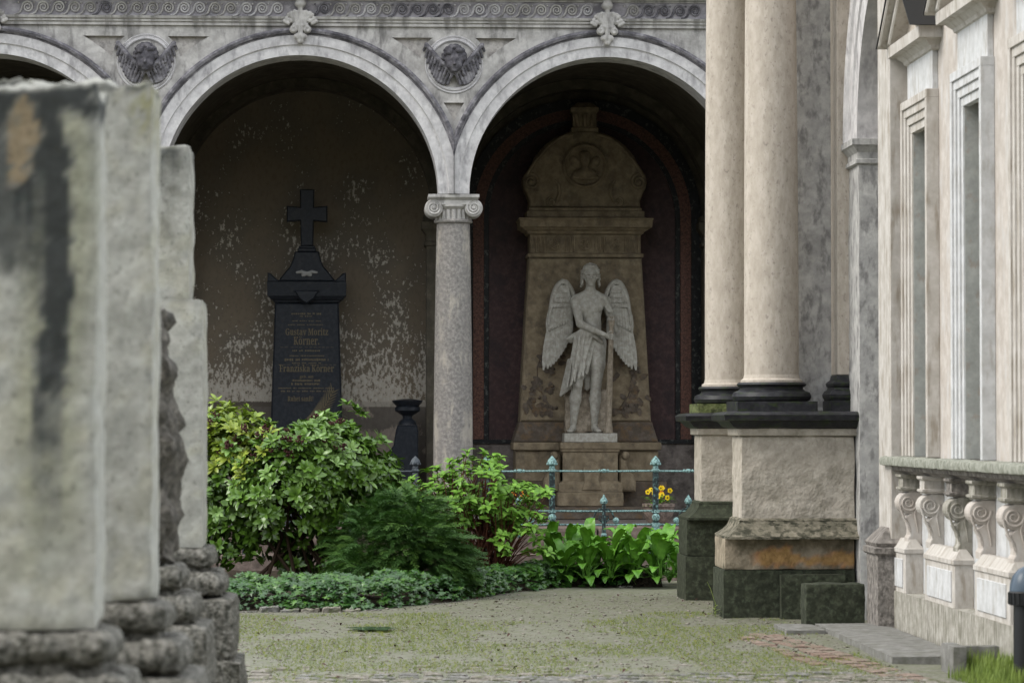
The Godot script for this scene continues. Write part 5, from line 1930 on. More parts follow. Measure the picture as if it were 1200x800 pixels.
	# head
	var hd := [
		["e", Vector3(0.012, 1.845, 0.0), Vector3(0.078, 0.095, 0.095), I, 0.01],
		["e", Vector3(0.012, 1.80, 0.050), Vector3(0.058, 0.088, 0.062), I, 0.015],
		["e", Vector3(0.012, 1.725, 0.065), Vector3(0.026, 0.02, 0.022), I, 0.015],
		["c", Vector3(0.012, 1.835, 0.093), Vector3(0.012, 1.79, 0.113), 0.008, 0.013, 0.006],
		["c", Vector3(-0.04, 1.838, 0.082), Vector3(0.0, 1.843, 0.095), 0.008, 0.008, 0.006],
		["c", Vector3(0.064, 1.838, 0.082), Vector3(0.024, 1.843, 0.095), 0.008, 0.008, 0.006],
		["E", Vector3(-0.02, 1.822, 0.106), Vector3(0.022, 0.013, 0.022), I, 0.006],
		["E", Vector3(0.044, 1.822, 0.106), Vector3(0.022, 0.013, 0.022), I, 0.006],
		["e", Vector3(-0.02, 1.82, 0.080), Vector3(0.013, 0.010, 0.010), I, 0.002],
		["e", Vector3(0.044, 1.82, 0.080), Vector3(0.013, 0.010, 0.010), I, 0.002],
		["e", Vector3(0.012, 1.763, 0.096), Vector3(0.024, 0.007, 0.010), I, 0.004],
		["e", Vector3(0.012, 1.750, 0.093), Vector3(0.019, 0.008, 0.010), I, 0.004],
		["C", Vector3(-0.010, 1.757, 0.110), Vector3(0.034, 1.757, 0.110), 0.006, 0.006, 0.003],
		["e", Vector3(-0.068, 1.81, 0.01), Vector3(0.012, 0.028, 0.018), I, 0.004], ["e", Vector3(0.092, 1.81, 0.01), Vector3(0.012, 0.028, 0.018), I, 0.004],
	]
	var hr := RandomNumberGenerator.new()
	hr.seed = 15
	for i in 44:
		var s := -1.0 if i % 2 == 0 else 1.0
		var f := hr.randf()
		var z := lerpf(0.055, -0.09, f)
		var top := Vector3(0.012 + s * 0.006, 1.945 - 3.2 * z * z, z)
		var side := Vector3(0.012 + s * hr.randf_range(0.070, 0.080) * (0.85 if z > 0.05 else 1.0), hr.randf_range(1.845, 1.875), z * 0.85)
		var mid := top.lerp(side, 0.55) + Vector3(s * 0.014, 0.018, 0)
		hd.append(["c", top, mid, 0.009, 0.011, 0.003])
		hd.append(["c", mid, side, 0.011, 0.011, 0.003])
		if z < 0.02:
			hd.append(["c", side, side + Vector3(s * hr.randf_range(0.0, 0.016), -hr.randf_range(0.07, 0.14), hr.randf_range(-0.01, 0.012)), 0.012, 0.008, 0.003])
	for i in 90:   # curls
		var an := hr.randf_range(-PI * 0.95, PI * 0.95)
		var el := hr.randf_range(-0.55, 1.45)
		if absf(an) < 0.85 and el < 0.62:
			continue
		var q := Vector3(sin(an) * cos(el) * 0.084, sin(el) * 0.100, cos(an) * cos(el) * 0.098 - 0.004)
		hd.append(["e", Vector3(0.012, 1.85, 0.0) + q, Vector3(0.019, 0.013, 0.016), Basis(Vector3.BACK, hr.randf_range(-1.2, 1.2)), 0.002])
	for i in 12:
		var s := -1.0 if i % 2 == 0 else 1.0
		hd.append(["e", Vector3(0.012 + s * (0.078 + 0.016 * hr.randf()), 1.715 + 0.011 * i, 0.01 - 0.04 * hr.randf()), Vector3(0.015, 0.016, 0.015), I, 0.003])
	var keep := b.xf
	b.xf = keep * Transform3D(Basis.IDENTITY.scaled(Vector3(1.16, 1.10, 1.12)), Vector3(-0.002, -0.168, 0.0))
	body(b, hd, 0.0055)
	b.xf = keep
	part("body", b, M.marble, T)
	# support behind the legs
	b = B.new()
	b.worn(O + Vector3(-0.28, 0.0, -0.2), O + Vector3(0.26, 0.50, -0.055), 0.03, 0.03, lump, 0.03, 7.0)
	part("support", b, M.marble_warm, T)
	# torch
	b = B.new()
	b.xf = Transform3D(Basis.IDENTITY, O)
	var t0 := Vector3(0.205, 0.0, 0.155)
	var t1 := Vector3(0.243, 1.325, 0.215)
	b.tube([t0, t0.lerp(t1, 0.06), t0.lerp(t1, 0.10), t0.lerp(t1, 0.14), t0.lerp(t1, 0.35), t0.lerp(t1, 0.7), t0.lerp(t1, 0.93), t0.lerp(t1, 0.95), t1], [0.052, 0.046, 0.04, 0.036, 0.03, 0.026, 0.026, 0.034, 0.03], 14)
	for i in 9:
		var an := TAU * i / 9.0
		var o := Vector3(cos(an), 0, sin(an))
		b.tube([t0.lerp(t1, 0.15) + o * 0.03, t0.lerp(t1, 0.90) + o * 0.022], [0.009, 0.007], 5)
		b.tube([t0 + o * 0.045, t0.lerp(t1, 0.09) + o * 0.034], [0.016, 0.010], 5)
		b.tube([t0.lerp(t1, 0.95) + o * 0.026, t1 + o * 0.036 + Vector3(0, 0.03, 0)], [0.010, 0.009], 5)
	part("torch", b, M.marble_warm, T)
	# wings
	for s in [-1.0, 1.0]:
		b = B.new()
		b.xf = Transform3D(Basis.IDENTITY, O + Vector3(0.012, 0, 0))
		var edge := [Vector3(0.15 * s, 1.50, -0.10), Vector3(0.21 * s, 1.66, -0.10), Vector3(0.285 * s, 1.765, -0.10), Vector3(0.35 * s, 1.755, -0.10), Vector3(0.42 * s, 1.63, -0.10), Vector3(0.46 * s, 1.46, -0.10), Vector3(0.485 * s, 1.26, -0.10)]
		var curve := Curve3D.new()
		for i in edge.size():
			var tg: Vector3 = (edge[mini(i + 1, 6)] - edge[maxi(i - 1, 0)]) * 0.18
			curve.add_point(edge[i], -tg, tg)
		var rim := []
		var rim_r := []
		var pl := PackedVector2Array()
		for i in 25:
			var f := i / 24.0
			var q := curve.sample_baked(curve.get_baked_length() * f, true)
			rim.append(q)
			rim_r.append(0.02 + 0.018 * sin(PI * minf(f * 1.15, 1.0)))
			pl.push_back(Vector2(q.x, q.y))
		b.tube(rim, rim_r, 8)
		pl.append_array(V2([0.49 * s, 1.2, 0.525 * s, 0.85, 0.47 * s, 0.82, 0.36 * s, 0.95, 0.26 * s, 1.15]))
		b.extrude(pl, -0.17, -0.13, 0.01)
		# long flight feathers, then two rows of coverts, then scales
		for i in 11:
			var f := i / 10.0
			var a := Vector3(s * lerpf(0.455, 0.22, f), lerpf(1.45, 1.52, f), -0.118 + 0.004 * i)
			var e := Vector3(s * lerpf(0.545, 0.235, pow(f, 0.8)), lerpf(0.74, 1.10, pow(f, 1.4)), -0.125)
			b.leaf(a, (e - a).normalized(), Vector3(0, 0, 1), (e - a).length(), 0.070, -0.03, -0.45, 8, 1.7)
		for i in 9:
			var f := i / 8.0
			var a := Vector3(s * lerpf(0.45, 0.22, f), lerpf(1.57, 1.60, f), -0.098 + 0.004 * i)
			var e := Vector3(s * lerpf(0.50, 0.235, f), lerpf(1.19, 1.30, f), -0.098)
			b.leaf(a, (e - a).normalized(), Vector3(0, 0, 1), (e - a).length(), 0.064, -0.02, -0.45, 6, 1.7)
		for r in 4:
			for i in 8 - r:
				var f := (i + 0.5) / (8.0 - r)
				var a := Vector3(s * lerpf(0.44 - 0.03 * r, 0.21 + 0.015 * r, f), 1.60 + 0.045 * r, -0.082 + 0.010 * r)
				b.leaf(a, Vector3(0.12 * s, -1, 0.05).normalized(), Vector3(0, 0, 1), 0.13 - 0.012 * r, 0.056, -0.05, -0.5, 5, 1.5)
		part("wing", b, M.marble, T)

# ---------------------------------------------------------------- iron fences
func fences() -> void:
	var b := B.new()
	b.box(Vector3(-0.03, 0.32, -0.03), Vector3(0.03, 0.86, 0.03), 0.006)
	var shaft := b.mesh()
	b = B.new()
	b.stack(Rect2(-0.05, -0.05, 0.10, 0.10), [Vector2(0.01, 0.0), Vector2(0.01, 0.06), Vector2(-0.005, 0.08), Vector2(-0.005, 0.15), Vector2(0.008, 0.165), Vector2(0.008, 0.20), Vector2(-0.01, 0.21), Vector2(-0.015, 0.33)])
	b.ball(Vector3(0, 0.385, 0.032), Vector3(0.042, 0.042, 0.024), 14, 8)
	b.stack(Rect2(-0.04, -0.04, 0.08, 0.08), [Vector2(0, 0.29), Vector2(0, 0.325)])
	b.stack(Rect2(-0.04, -0.04, 0.08, 0.08), [Vector2(0, 0.435), Vector2(0, 0.465)])
	var foot := b.mesh()
	b = B.new()
	b.stack(Rect2(-0.04, -0.04, 0.08, 0.08), [Vector2(-0.008, 0.86), Vector2(0.0, 0.87), Vector2(0.0, 0.885), Vector2(-0.012, 0.895)])
	b.lathe([Vector2(0.022, 0.89), Vector2(0.03, 0.90), Vector2(0.028, 0.925), Vector2(0.05, 0.945), Vector2(0.053, 0.96), Vector2(0.046, 0.98), Vector2(0.034, 1.0), Vector2(0.016, 1.018), Vector2(0.004, 1.03)], 12)
	for i in 6:
		var an := TAU * i / 6.0
		b.ball(Vector3(cos(an) * 0.046, 0.945, sin(an) * 0.046), Vector3(0.014, 0.014, 0.014), 6, 4)
	var finial := b.mesh()
	b = B.new()
	b.lathe([Vector2(0.02, 0.20), Vector2(0.024, 0.24), Vector2(0.018, 0.28), Vector2(0.022, 0.33), Vector2(0.03, 0.37), Vector2(0.02, 0.41), Vector2(0.018, 0.47), Vector2(0.022, 0.50), Vector2(0.016, 0.52)], 10)
	for s in [-1.0, 1.0]:
		b.tube([Vector3(0.015 * s, 0.47, 0), Vector3(0.05 * s, 0.47, 0), Vector3(0.085 * s, 0.44, 0), Vector3(0.10 * s, 0.40, 0), Vector3(0.115 * s, 0.36, 0), Vector3(0.135 * s, 0.345, 0)], [0.012, 0.012, 0.011, 0.010, 0.009, 0.009], 6)
		b.tube([Vector3(0.015 * s, 0.33, 0), Vector3(0.05 * s, 0.36, 0), Vector3(0.045 * s, 0.40, 0), Vector3(0.02 * s, 0.39, 0)], [0.009], 6)
	var stem := b.mesh()
	b = B.new()
	b.lathe([Vector2(0.016, 0.52), Vector2(0.034, 0.53), Vector2(0.042, 0.55), Vector2(0.034, 0.575), Vector2(0.016, 0.60), Vector2(0.004, 0.625)], 12)
	var tip := b.mesh()
	b = B.new()
	b.lathe([Vector2(0.016, 0.17), Vector2(0.03, 0.19), Vector2(0.03, 0.21), Vector2(0.018, 0.225)], 12)
	var foot_ring := b.mesh()
	b = B.new()
	b.ball(Vector3.ZERO, Vector3(0.034, 0.034, 0.02), 12, 8)
	var boss := b.mesh()
	for bay in 2:
		var g := bay == 1
		var posts: Array = [1.344, 2.031, 3.122, 3.81] if not g else [0.596, -0.061, -1.15, -1.84]
		var mids: Array = [1.688, 2.576, 3.468] if not g else [0.267, -0.605, -1.5]
		var F := thing("iron_fence", "low cast iron fence with turquoise patina, knobbed rails and finials before the angel" if not g else "low grey iron fence with pointed finials before the black tombstone", "fence", Vector3((posts[0] + posts[3]) / 2, 0.27, -32.2), "fences of the arcade bays")
		for x in posts:
			var n := Node3D.new()
			n.name = "post"
			F.add_child(n, true)
			n.position = Vector3(x, 0.265, -32.2) - F.position
			put("shaft", shaft, M.iron if not g else M.iron_grey, n)
			put("foot", foot, M.verdigris if not g else M.iron_grey, n)
			put("finial", finial, M.verdigris if not g else M.iron_grey, n)
		for x in mids:
			var n := Node3D.new()
			n.name = "scroll_finial"
			F.add_child(n, true)
			n.position = Vector3(x, 0.265, -32.2) - F.position
			put("stem", stem, M.iron if not g else M.iron_grey, n)
			put("tip", tip, M.verdigris if not g else M.iron_grey, n)
			put("foot_ring", foot_ring, M.verdigris if not g else M.iron_grey, n)
			for e in [-1.0, 1.0]:
				put("scroll_boss", boss, M.verdigris if not g else M.iron_grey, n).position = Vector3(0.128 * e, 0.352, 0.004)
		var x0: float = minf(posts[0], posts[3])
		var x1: float = maxf(posts[0], posts[3])
		for y in [1.137, 0.718, 0.576]:
			b = B.new()
			var pts := []
			for i in 25:
				var x := lerpf(x0, x1, i / 24.0)
				pts.append(Vector3(x, y - 0.004 * absf(sin(x * 3.1)), -32.2))
			b.tube(pts, [0.0105], 8)
			if y > 1.0:
				for x in mids:
					b.lathe([Vector2(0.01, -0.001), Vector2(0.024, 0.0), Vector2(0.024, 0.001), Vector2(0.01, 0.002)], 4, Vector3(x, y, -32.2))
					b.ball(Vector3(x, y, -32.2), Vector3(0.034, 0.022, 0.022), 10, 6)
					b.ball(Vector3(x - 0.045, y, -32.2), Vector3(0.014, 0.018, 0.018), 8, 5)
					b.ball(Vector3(x + 0.045, y, -32.2), Vector3(0.014, 0.018, 0.018), 8, 5)
			part("rail", b, M.verdigris if not g else M.iron_grey, F)

# ---------------------------------------------------------------- flower pots
func flower_pot() -> void:
	for k in 2:
		var at := Vector3(3.243, FLOOR - 0.004, -33.1) if k == 0 else Vector3(1.70, FLOOR - 0.004, -33.1)
		var T := thing("flower_pot", "round stone bowl of yellow pansies on the step by the fence" if k == 0 else "round stone bowl of orange pansies on the step behind the leafy shrub", "flower pot", at, "flower bowls on the arcade step")
		var b := B.new()
		b.lathe([Vector2(0.09, 0), Vector2(0.10, 0.02), Vector2(0.14, 0.08), Vector2(0.165, 0.16), Vector2(0.165, 0.20), Vector2(0.178, 0.215), Vector2(0.178, 0.245), Vector2(0.155, 0.25), Vector2(0.15, 0.22)], 30)
		put("bowl", b.mesh(), M.terracotta, T)
		b = B.new()
		for i in 70:
			var an := R(0, TAU)
			var r := sqrt(R(0, 1)) * 0.15
			var q := Vector3(cos(an) * r, 0.22 + R(0, 0.10), sin(an) * r)
			b.leaf(q, Vector3(cos(an), R(0.1, 0.9), sin(an)).normalized(), Vector3.UP, 0.06, 0.03, 0.3, 0.2, 3)
		put("foliage", b.mesh(), M.hydrangea, T)
		b = B.new()
		for i in 5:
			var an := TAU * i / 5.0 + 0.3
			b.leaf(Vector3.ZERO, Vector3(cos(an), sin(an), 0.1), Vector3(0, 0, 1), 0.03, 0.032, 0.1, 0.1, 3, 1.2)
		var petals := b.mesh()
		b = B.new()
		b.ball(Vector3(0, 0, 0.003), Vector3(0.008, 0.008, 0.005), 8, 5)
		var eye := b.mesh()
		for i in 13:
			var an := R(0, TAU)
			var r := sqrt(R(0.1, 1)) * 0.15
			var o := put("pansy", petals, M.yellow if k == 0 and i % 6 != 5 else M.orange, T)
			o.position = Vector3(cos(an) * r, 0.30 + R(0.0, 0.12), sin(an) * r)
			o.rotation = Vector3(R(-0.7, 0.2), R(-0.6, 0.6), R(-1, 1))
			put("eye", eye, M.flower_eye, o)

# ---------------------------------------------------------------- loose stones, post, kerb
func small_stones() -> void:
	var b := B.new()
	b.worn(Vector3(3.57, -0.06, -24.72), Vector3(4.05, 0.345, -24.42), 0.03, 0.02, lump, 0.012, 4.0)
	var o := part("stone_block", b, M.mossy, self)
	tag(o, "low dark mossy stone block lying in front of the portico pedestal", "stone block", "blocks at the portico foot")
	b = B.new()
	b.worn(Vector3(3.515, -0.06, -25.585), Vector3(4.06, 0.372, -25.45), 0.04, 0.012, lump, 0.008, 4.0)
	o = part("stone_block", b, M.mossy, self)
	tag(o, "thin dark stone slab leaning flat against the portico pedestal behind the block", "stone block", "blocks at the portico foot")
	b = B.new()
	b.worn(Vector3(3.82, -0.06, -20.05), Vector3(3.915, 0.19, -19.62), 0.03, 0.012, lump, 0.01, 5.0)
	o = part("kerb_stone", b, M.concrete, self)
	tag(o, "upright grey kerb stone standing at the end of the paving slab", "kerb stone", "kerb stones by the grass")
	b = B.new()
	b.worn(Vector3(3.918, -0.06, -20.05), Vector3(4.195, 0.17, -19.93), 0.03, 0.012, lump, 0.01, 5.0)
	o = part("kerb_stone", b, M.concrete, self)
	tag(o, "long grey kerb stone behind the tall grass against the house plinth", "kerb stone", "kerb stones by the grass")
	var P := thing("metal_post", "short black metal post with a blue-grey domed cap beside the house wall", "post", Vector3(4.075, 0, -18.6))
	b = B.new()
	b.lathe([Vector2(0.10, -0.05), Vector2(0.10, 0.04), Vector2(0.08, 0.06), Vector2(0.078, 0.52)], 24)
	put("shaft", b.mesh(), M.dark_paint, P)
	b = B.new()
	b.lathe([Vector2(0.078, 0.51), Vector2(0.105, 0.515), Vector2(0.108, 0.59), Vector2(0.10, 0.60)], 24)
	for i in 20:
		var an := TAU * i / 20.0
		b.tube([Vector3(cos(an) * 0.106, 0.52, sin(an) * 0.106), Vector3(cos(an) * 0.106, 0.59, sin(an) * 0.106)], [0.007], 5)
	put("collar", b.mesh(), M.dark_paint, P)
	b = B.new()
	b.lathe([Vector2(0.102, 0.60), Vector2(0.098, 0.64), Vector2(0.082, 0.69), Vector2(0.05, 0.73), Vector2(0.012, 0.75)], 24)
	put("cap", b.mesh(), M.blue_paint, P)

# ---------------------------------------------------------------- plants
func basis_to(dir: Vector3, spin: float) -> Basis:   # local y along dir
	var y := dir.normalized()
	var x := y.cross(Vector3(0.31, 0.12, 0.94)).normalized()
	return Basis(x, y, x.cross(y)) * Basis(Vector3.UP, spin)

func plants() -> void:
	rhododendron()
	juniper()
	hydrangea()
	hostas()
	ivy()
	grass_and_pebbles()

func rosette(n: int, len: float, seed_: int) -> ArrayMesh:
	var r := RandomNumberGenerator.new()
	r.seed = seed_
	var b := B.new()
	for i in n:
		var an := TAU * i / n + r.randf_range(-0.3, 0.3)
		var tilt := r.randf_range(0.1, 0.75) if i % 3 else r.randf_range(0.6, 1.1)
		var dir := Vector3(cos(an) * cos(tilt), sin(tilt), sin(an) * cos(tilt))
		var l := len * r.randf_range(0.55, 1.1)
		b.leaf(dir * 0.012, dir, Vector3.UP, l, l * r.randf_range(0.40, 0.50), r.randf_range(0.1, 0.4), r.randf_range(0.1, 0.35), 4, 1.05)
	return b.mesh()

func rhododendron() -> void:
	var T := thing("rhododendron", "large rhododendron bush with glossy leaf rosettes, yellowish at the pillar side", "bush", Vector3(-0.5, 0.05, -29.6))
	var lobes := [[Vector3(-1.25, 1.13, -29.7), Vector3(0.50, 0.66, 0.5)], [Vector3(-0.66, 1.05, -29.4), Vector3(0.58, 0.58, 0.55)], [Vector3(-0.26, 1.18, -29.6), Vector3(0.48, 0.54, 0.45)], [Vector3(0.12, 0.98, -29.8), Vector3(0.32, 0.34, 0.32)], [Vector3(-1.2, 0.52, -29.5), Vector3(0.36, 0.28, 0.3)], [Vector3(-0.45, 0.38, -29.75), Vector3(0.5, 0.26, 0.3)], [Vector3(0.3, 0.86, -29.7), Vector3(0.22, 0.2, 0.22)]]
	var meshes := []
	for k in 6:
		meshes.append(rosette(9 + k % 3, 0.086 + 0.008 * (k % 3), 300 + k))
	var list := []
	for li in lobes.size():
		var L: Array = lobes[li]
		var cnt := int(720 * L[1].x * L[1].y / 0.3)
		if li >= 4:
			cnt = int(cnt * 0.5)
		for i in cnt:
			var dir := Vector3(R(-1, 1), R(-0.55, 1), R(-1, 1)).normalized()
			var shell := R(0.72, 1.04)
			var q: Vector3 = L[0] + dir * L[1] * shell
			q += dir * 0.22 * lump.get_noise_3dv(q * 2.2)
			if lump.get_noise_3dv(q * 3.6 + Vector3(5, 1, 2)) < -0.04 and R(0, 1) < 0.85:
				continue
			var inside := false
			for lj in lobes.size():
				if lj != li and ((q - lobes[lj][0]) / lobes[lj][1]).length() < 0.7:
					inside = true
			if inside:
				continue
			var out := (dir * Vector3(1, 0.8, 1) + Vector3(0, 0.55, 0.15) + Vector3(R(-0.3, 0.3), R(-0.2, 0.2), R(-0.3, 0.3))).normalized()
			list.append([q.z + shell * 0.4, q, out])
	list.sort_custom(func(a, b): return a[0] > b[0])
	var rest := []
	var rest_c := []
	for i in list.size():
		var q: Vector3 = list[i][1]
		var s := R(0.85, 1.2)
		var tr := Transform3D(basis_to(list[i][2], R(0, TAU)).scaled(Vector3.ONE * s), q)
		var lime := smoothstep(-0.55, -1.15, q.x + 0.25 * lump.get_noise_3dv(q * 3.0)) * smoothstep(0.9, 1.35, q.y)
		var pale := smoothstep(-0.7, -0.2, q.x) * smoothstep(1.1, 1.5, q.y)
		if i < 300:
			var m: Material = M.rhodo
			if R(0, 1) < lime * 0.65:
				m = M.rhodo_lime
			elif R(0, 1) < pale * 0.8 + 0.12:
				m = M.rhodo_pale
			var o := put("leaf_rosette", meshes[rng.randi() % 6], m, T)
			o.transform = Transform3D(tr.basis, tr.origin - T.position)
		else:
			rest.append(tr)
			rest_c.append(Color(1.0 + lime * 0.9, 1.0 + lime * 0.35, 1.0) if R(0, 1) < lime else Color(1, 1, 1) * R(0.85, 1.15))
	many("rear_foliage", meshes[1], M.rhodo, T, rest, rest_c)
	# inner leaves close the view through the bush
	var b := B.new()
	b.leaf(Vector3.ZERO, Vector3(0, 0, 1), Vector3.UP, 0.11, 0.04, 0.2, 0.2, 3, 0.85)
	var lm := b.mesh()
	var inner := []
	for i in 1500:
		var L: Array = lobes[rng.randi() % lobes.size()]
		var q: Vector3 = L[0] + Vector3(R(-1, 1), R(-1, 1), R(-1, 1)).normalized() * L[1] * pow(R(0, 1), 0.4) * 0.9
		inner.append(Transform3D(basis_to(Vector3(R(-1, 1), R(0.2, 1), R(-1, 1)), R(0, TAU)), q))
	many("inner_foliage", lm, M.rhodo, T, inner)
	# dry dark flower heads at the top
	b = B.new()
	for i in 16:
		var dir := Vector3(R(-1, 1), R(0, 1), R(-1, 1)).normalized()
		b.tube([Vector3.ZERO, dir * 0.035], [0.003, 0.004], 4)
		b.ball(dir * 0.038, Vector3.ONE * 0.0085, 5, 4)
	var head := b.mesh()
	var k := 0
	for i in list.size():
		var q: Vector3 = list[i][1]
		if q.y > 1.28 and list[i][2].y > 0.4 and k < 60 and R(0, 1) < (0.65 if q.x < -0.55 else 0.18):
			var o := put("seed_head", head, M.bud, T)
			o.transform = Transform3D(basis_to(list[i][2], R(0, 6)).scaled(Vector3.ONE * R(0.8, 1.3)), q + list[i][2] * 0.05 - T.position)
			k += 1
	b = B.new()
	for i in 16:
		var L: Array = lobes[rng.randi() % 4]
		var a := Vector3(R(-1.1, 0.0), 0.05, R(-29.8, -29.4))
		var e: Vector3 = L[0] + Vector3(R(-0.3, 0.3), R(-0.1, 0.4), R(-0.3, 0.3))
		b.tube([a, a.lerp(e, 0.35) + Vector3(R(-0.12, 0.12), 0.05, 0), a.lerp(e, 0.7), e], [0.02, 0.016, 0.011, 0.006], 6)
	part("stems", b, M.stem, T)

func juniper() -> void:
	var T := thing("juniper_bush", "low dark green feathery juniper spreading between the two leafy bushes", "bush", Vector3(0.45, 0.05, -28.9))
	# spray: a twig with flattened scale twigs
	var sprays := []
	for k in 3:
		var r := RandomNumberGenerator.new()
		r.seed = 500 + k
		var b := B.new()
		for i in 15:
			var f := i / 14.0
			var q := Vector3(0.02 * sin(f * 3.0), 0.17 * f, -0.05 * f * f)
			for s in [-1.0, 1.0]:
				var l := (0.055 - 0.035 * f) * r.randf_range(0.7, 1.2)
				var dir := Vector3(s * 0.8, 0.62, r.randf_range(-0.3, 0.3)).normalized()
				b.leaf(q, dir, Vector3(0, 0.1, 1), l, 0.007, 0.15, 0.3, 2)
				b.leaf(q + dir * l * 0.4, (dir + Vector3(0, 0.6, r.randf_range(-0.5, 0.5))).normalized(), Vector3(0, 0.1, 1), l * 0.6, 0.006, 0.1, 0.3, 1)
		sprays.append(b.mesh())
	var lobes := [[Vector3(0.20, 0.40, -29.0), Vector3(0.42, 0.48, 0.42)], [Vector3(0.55, 0.42, -28.8), Vector3(0.40, 0.42, 0.4)], [Vector3(0.80, 0.28, -29.0), Vector3(0.26, 0.30, 0.35)], [Vector3(0.45, 0.72, -29.2), Vector3(0.36, 0.28, 0.35)], [Vector3(0.12, 0.2, -28.7), Vector3(0.36, 0.26, 0.3)]]
	var lists := [[], [], []]
	var tint_l := [[], [], []]
	for i in 3600:
		var L: Array = lobes[rng.randi() % lobes.size()]
		var dir := Vector3(R(-1, 1), R(-0.5, 1), R(-1, 1)).normalized()
		var sh := pow(R(0, 1), 0.3)
		var q: Vector3 = L[0] + dir * L[1] * sh
		q += Vector3(1, 0.6, 1) * 0.12 * lump.get_noise_3dv(q * 3.5)
		if q.y < 0.05:
			continue
		var out := (dir * Vector3(1, 0.25, 1) + Vector3(R(-0.35, 0.35), R(-0.15, 0.25), R(0.0, 0.5))).normalized()
		var k := rng.randi() % 3
		var sx := out.cross(Vector3.UP).normalized()
		lists[k].append(Transform3D((Basis(sx, out, sx.cross(out)) * Basis(Vector3.UP, R(-0.7, 0.7))).scaled(Vector3.ONE * R(0.75, 1.2)), q))
		tint_l[k].append(Color(1.0, 1.0, 1.0) * R(0.8, 1.15) if R(0, 1) < 0.75 else Color(1.35, 1.2, 0.9))
	for k in 3:
		many("foliage", sprays[k], M.juniper, T, lists[k], tint_l[k])
	var b := B.new()
	for i in 12:
		var a := Vector3(0.4 + R(-0.15, 0.15), 0.05, -29.0 + R(-0.1, 0.1))
		var e := a + Vector3(R(-0.4, 0.4), R(0.2, 0.6), R(-0.2, 0.3))
		b.tube([a, a.lerp(e, 0.5) + Vector3(0, 0.05, 0), e], [0.018, 0.012, 0.005], 6)
	part("branches", b, M.stem, T)

func hydrangea() -> void:
	var T := thing("leafy_shrub", "airy fresh green shrub with many thin reddish stems in front of the grey column", "shrub", Vector3(1.15, 0.08, -30.7))
	var b := B.new()
	var leaves := []
	for k in 4:
		var r := RandomNumberGenerator.new()
		r.seed = 700 + k
		var c := B.new()
		for i in 9:
			var an := TAU * i / 4.0 + r.randf_range(-0.4, 0.4) + (0.5 if i > 4 else 0.0)
			var tilt := r.randf_range(0.0, 0.7) + (0.4 if i > 5 else 0.0)
			var dir := Vector3(cos(an) * cos(tilt), sin(tilt), sin(an) * cos(tilt))
			var l := r.randf_range(0.05, 0.085)
			c.leaf(Vector3(0, -0.02 * (i / 3), 0) + dir * 0.008, dir, Vector3.UP, l, l * 0.62, r.randf_range(0.15, 0.5), r.randf_range(0.1, 0.4), 4, 0.7)
		leaves.append(c.mesh())
	var spots := []
	for i in 170:
		var a := Vector3(1.2 + R(-0.28, 0.28), 0.06, -30.7 + R(-0.2, 0.2))
		var an := R(0, TAU)
		var spread := sqrt(R(0, 1))
		var h := R(0.95, 1.46) * (1.0 - 0.22 * spread)
		var e := Vector3(1.17 + cos(an) * spread * 0.72, h, -30.7 + sin(an) * spread * 0.5)
		if e.x > 1.45:
			e.y *= 0.86
		var m := a.lerp(e, 0.5) + Vector3(R(-0.05, 0.05), 0.10, R(-0.05, 0.05))
		b.tube([a, a.lerp(m, 0.5), m, m.lerp(e, 0.5) + Vector3(R(-0.02, 0.02), 0.02, 0), e], [0.0075, 0.0065, 0.006, 0.005, 0.0035], 5)
		spots.append([e, (e - m).normalized() + Vector3(0, 0.5, 0.2)])
		if R(0, 1) < 0.5:
			var s := m.lerp(e, R(0.0, 0.6))
			spots.append([s + Vector3(R(-0.05, 0.05), 0.0, R(0.0, 0.06)), Vector3(R(-0.5, 0.5), 0.6, R(0, 0.7))])
	for i in 40:   # low outer shoots to the right
		var e := Vector3(R(1.35, 1.88), R(0.35, 1.02), -30.4 + R(-0.2, 0.25))
		var a := Vector3(1.35, 0.08, -30.6)
		b.tube([a, a.lerp(e, 0.5) + Vector3(0.05, 0.1, 0), e], [0.006, 0.005, 0.003], 5)
		spots.append([e, Vector3(R(-0.3, 0.5), 0.8, R(0, 0.7))])
	part("stems", b, M.stem_red, T)
	for i in spots.size():
		var o := put("leaf_cluster", leaves[i % 4], M.hydrangea, T)
		o.transform = Transform3D(basis_to(spots[i][1], R(0, TAU)).scaled(Vector3.ONE * R(0.8, 1.25)), spots[i][0] - T.position)

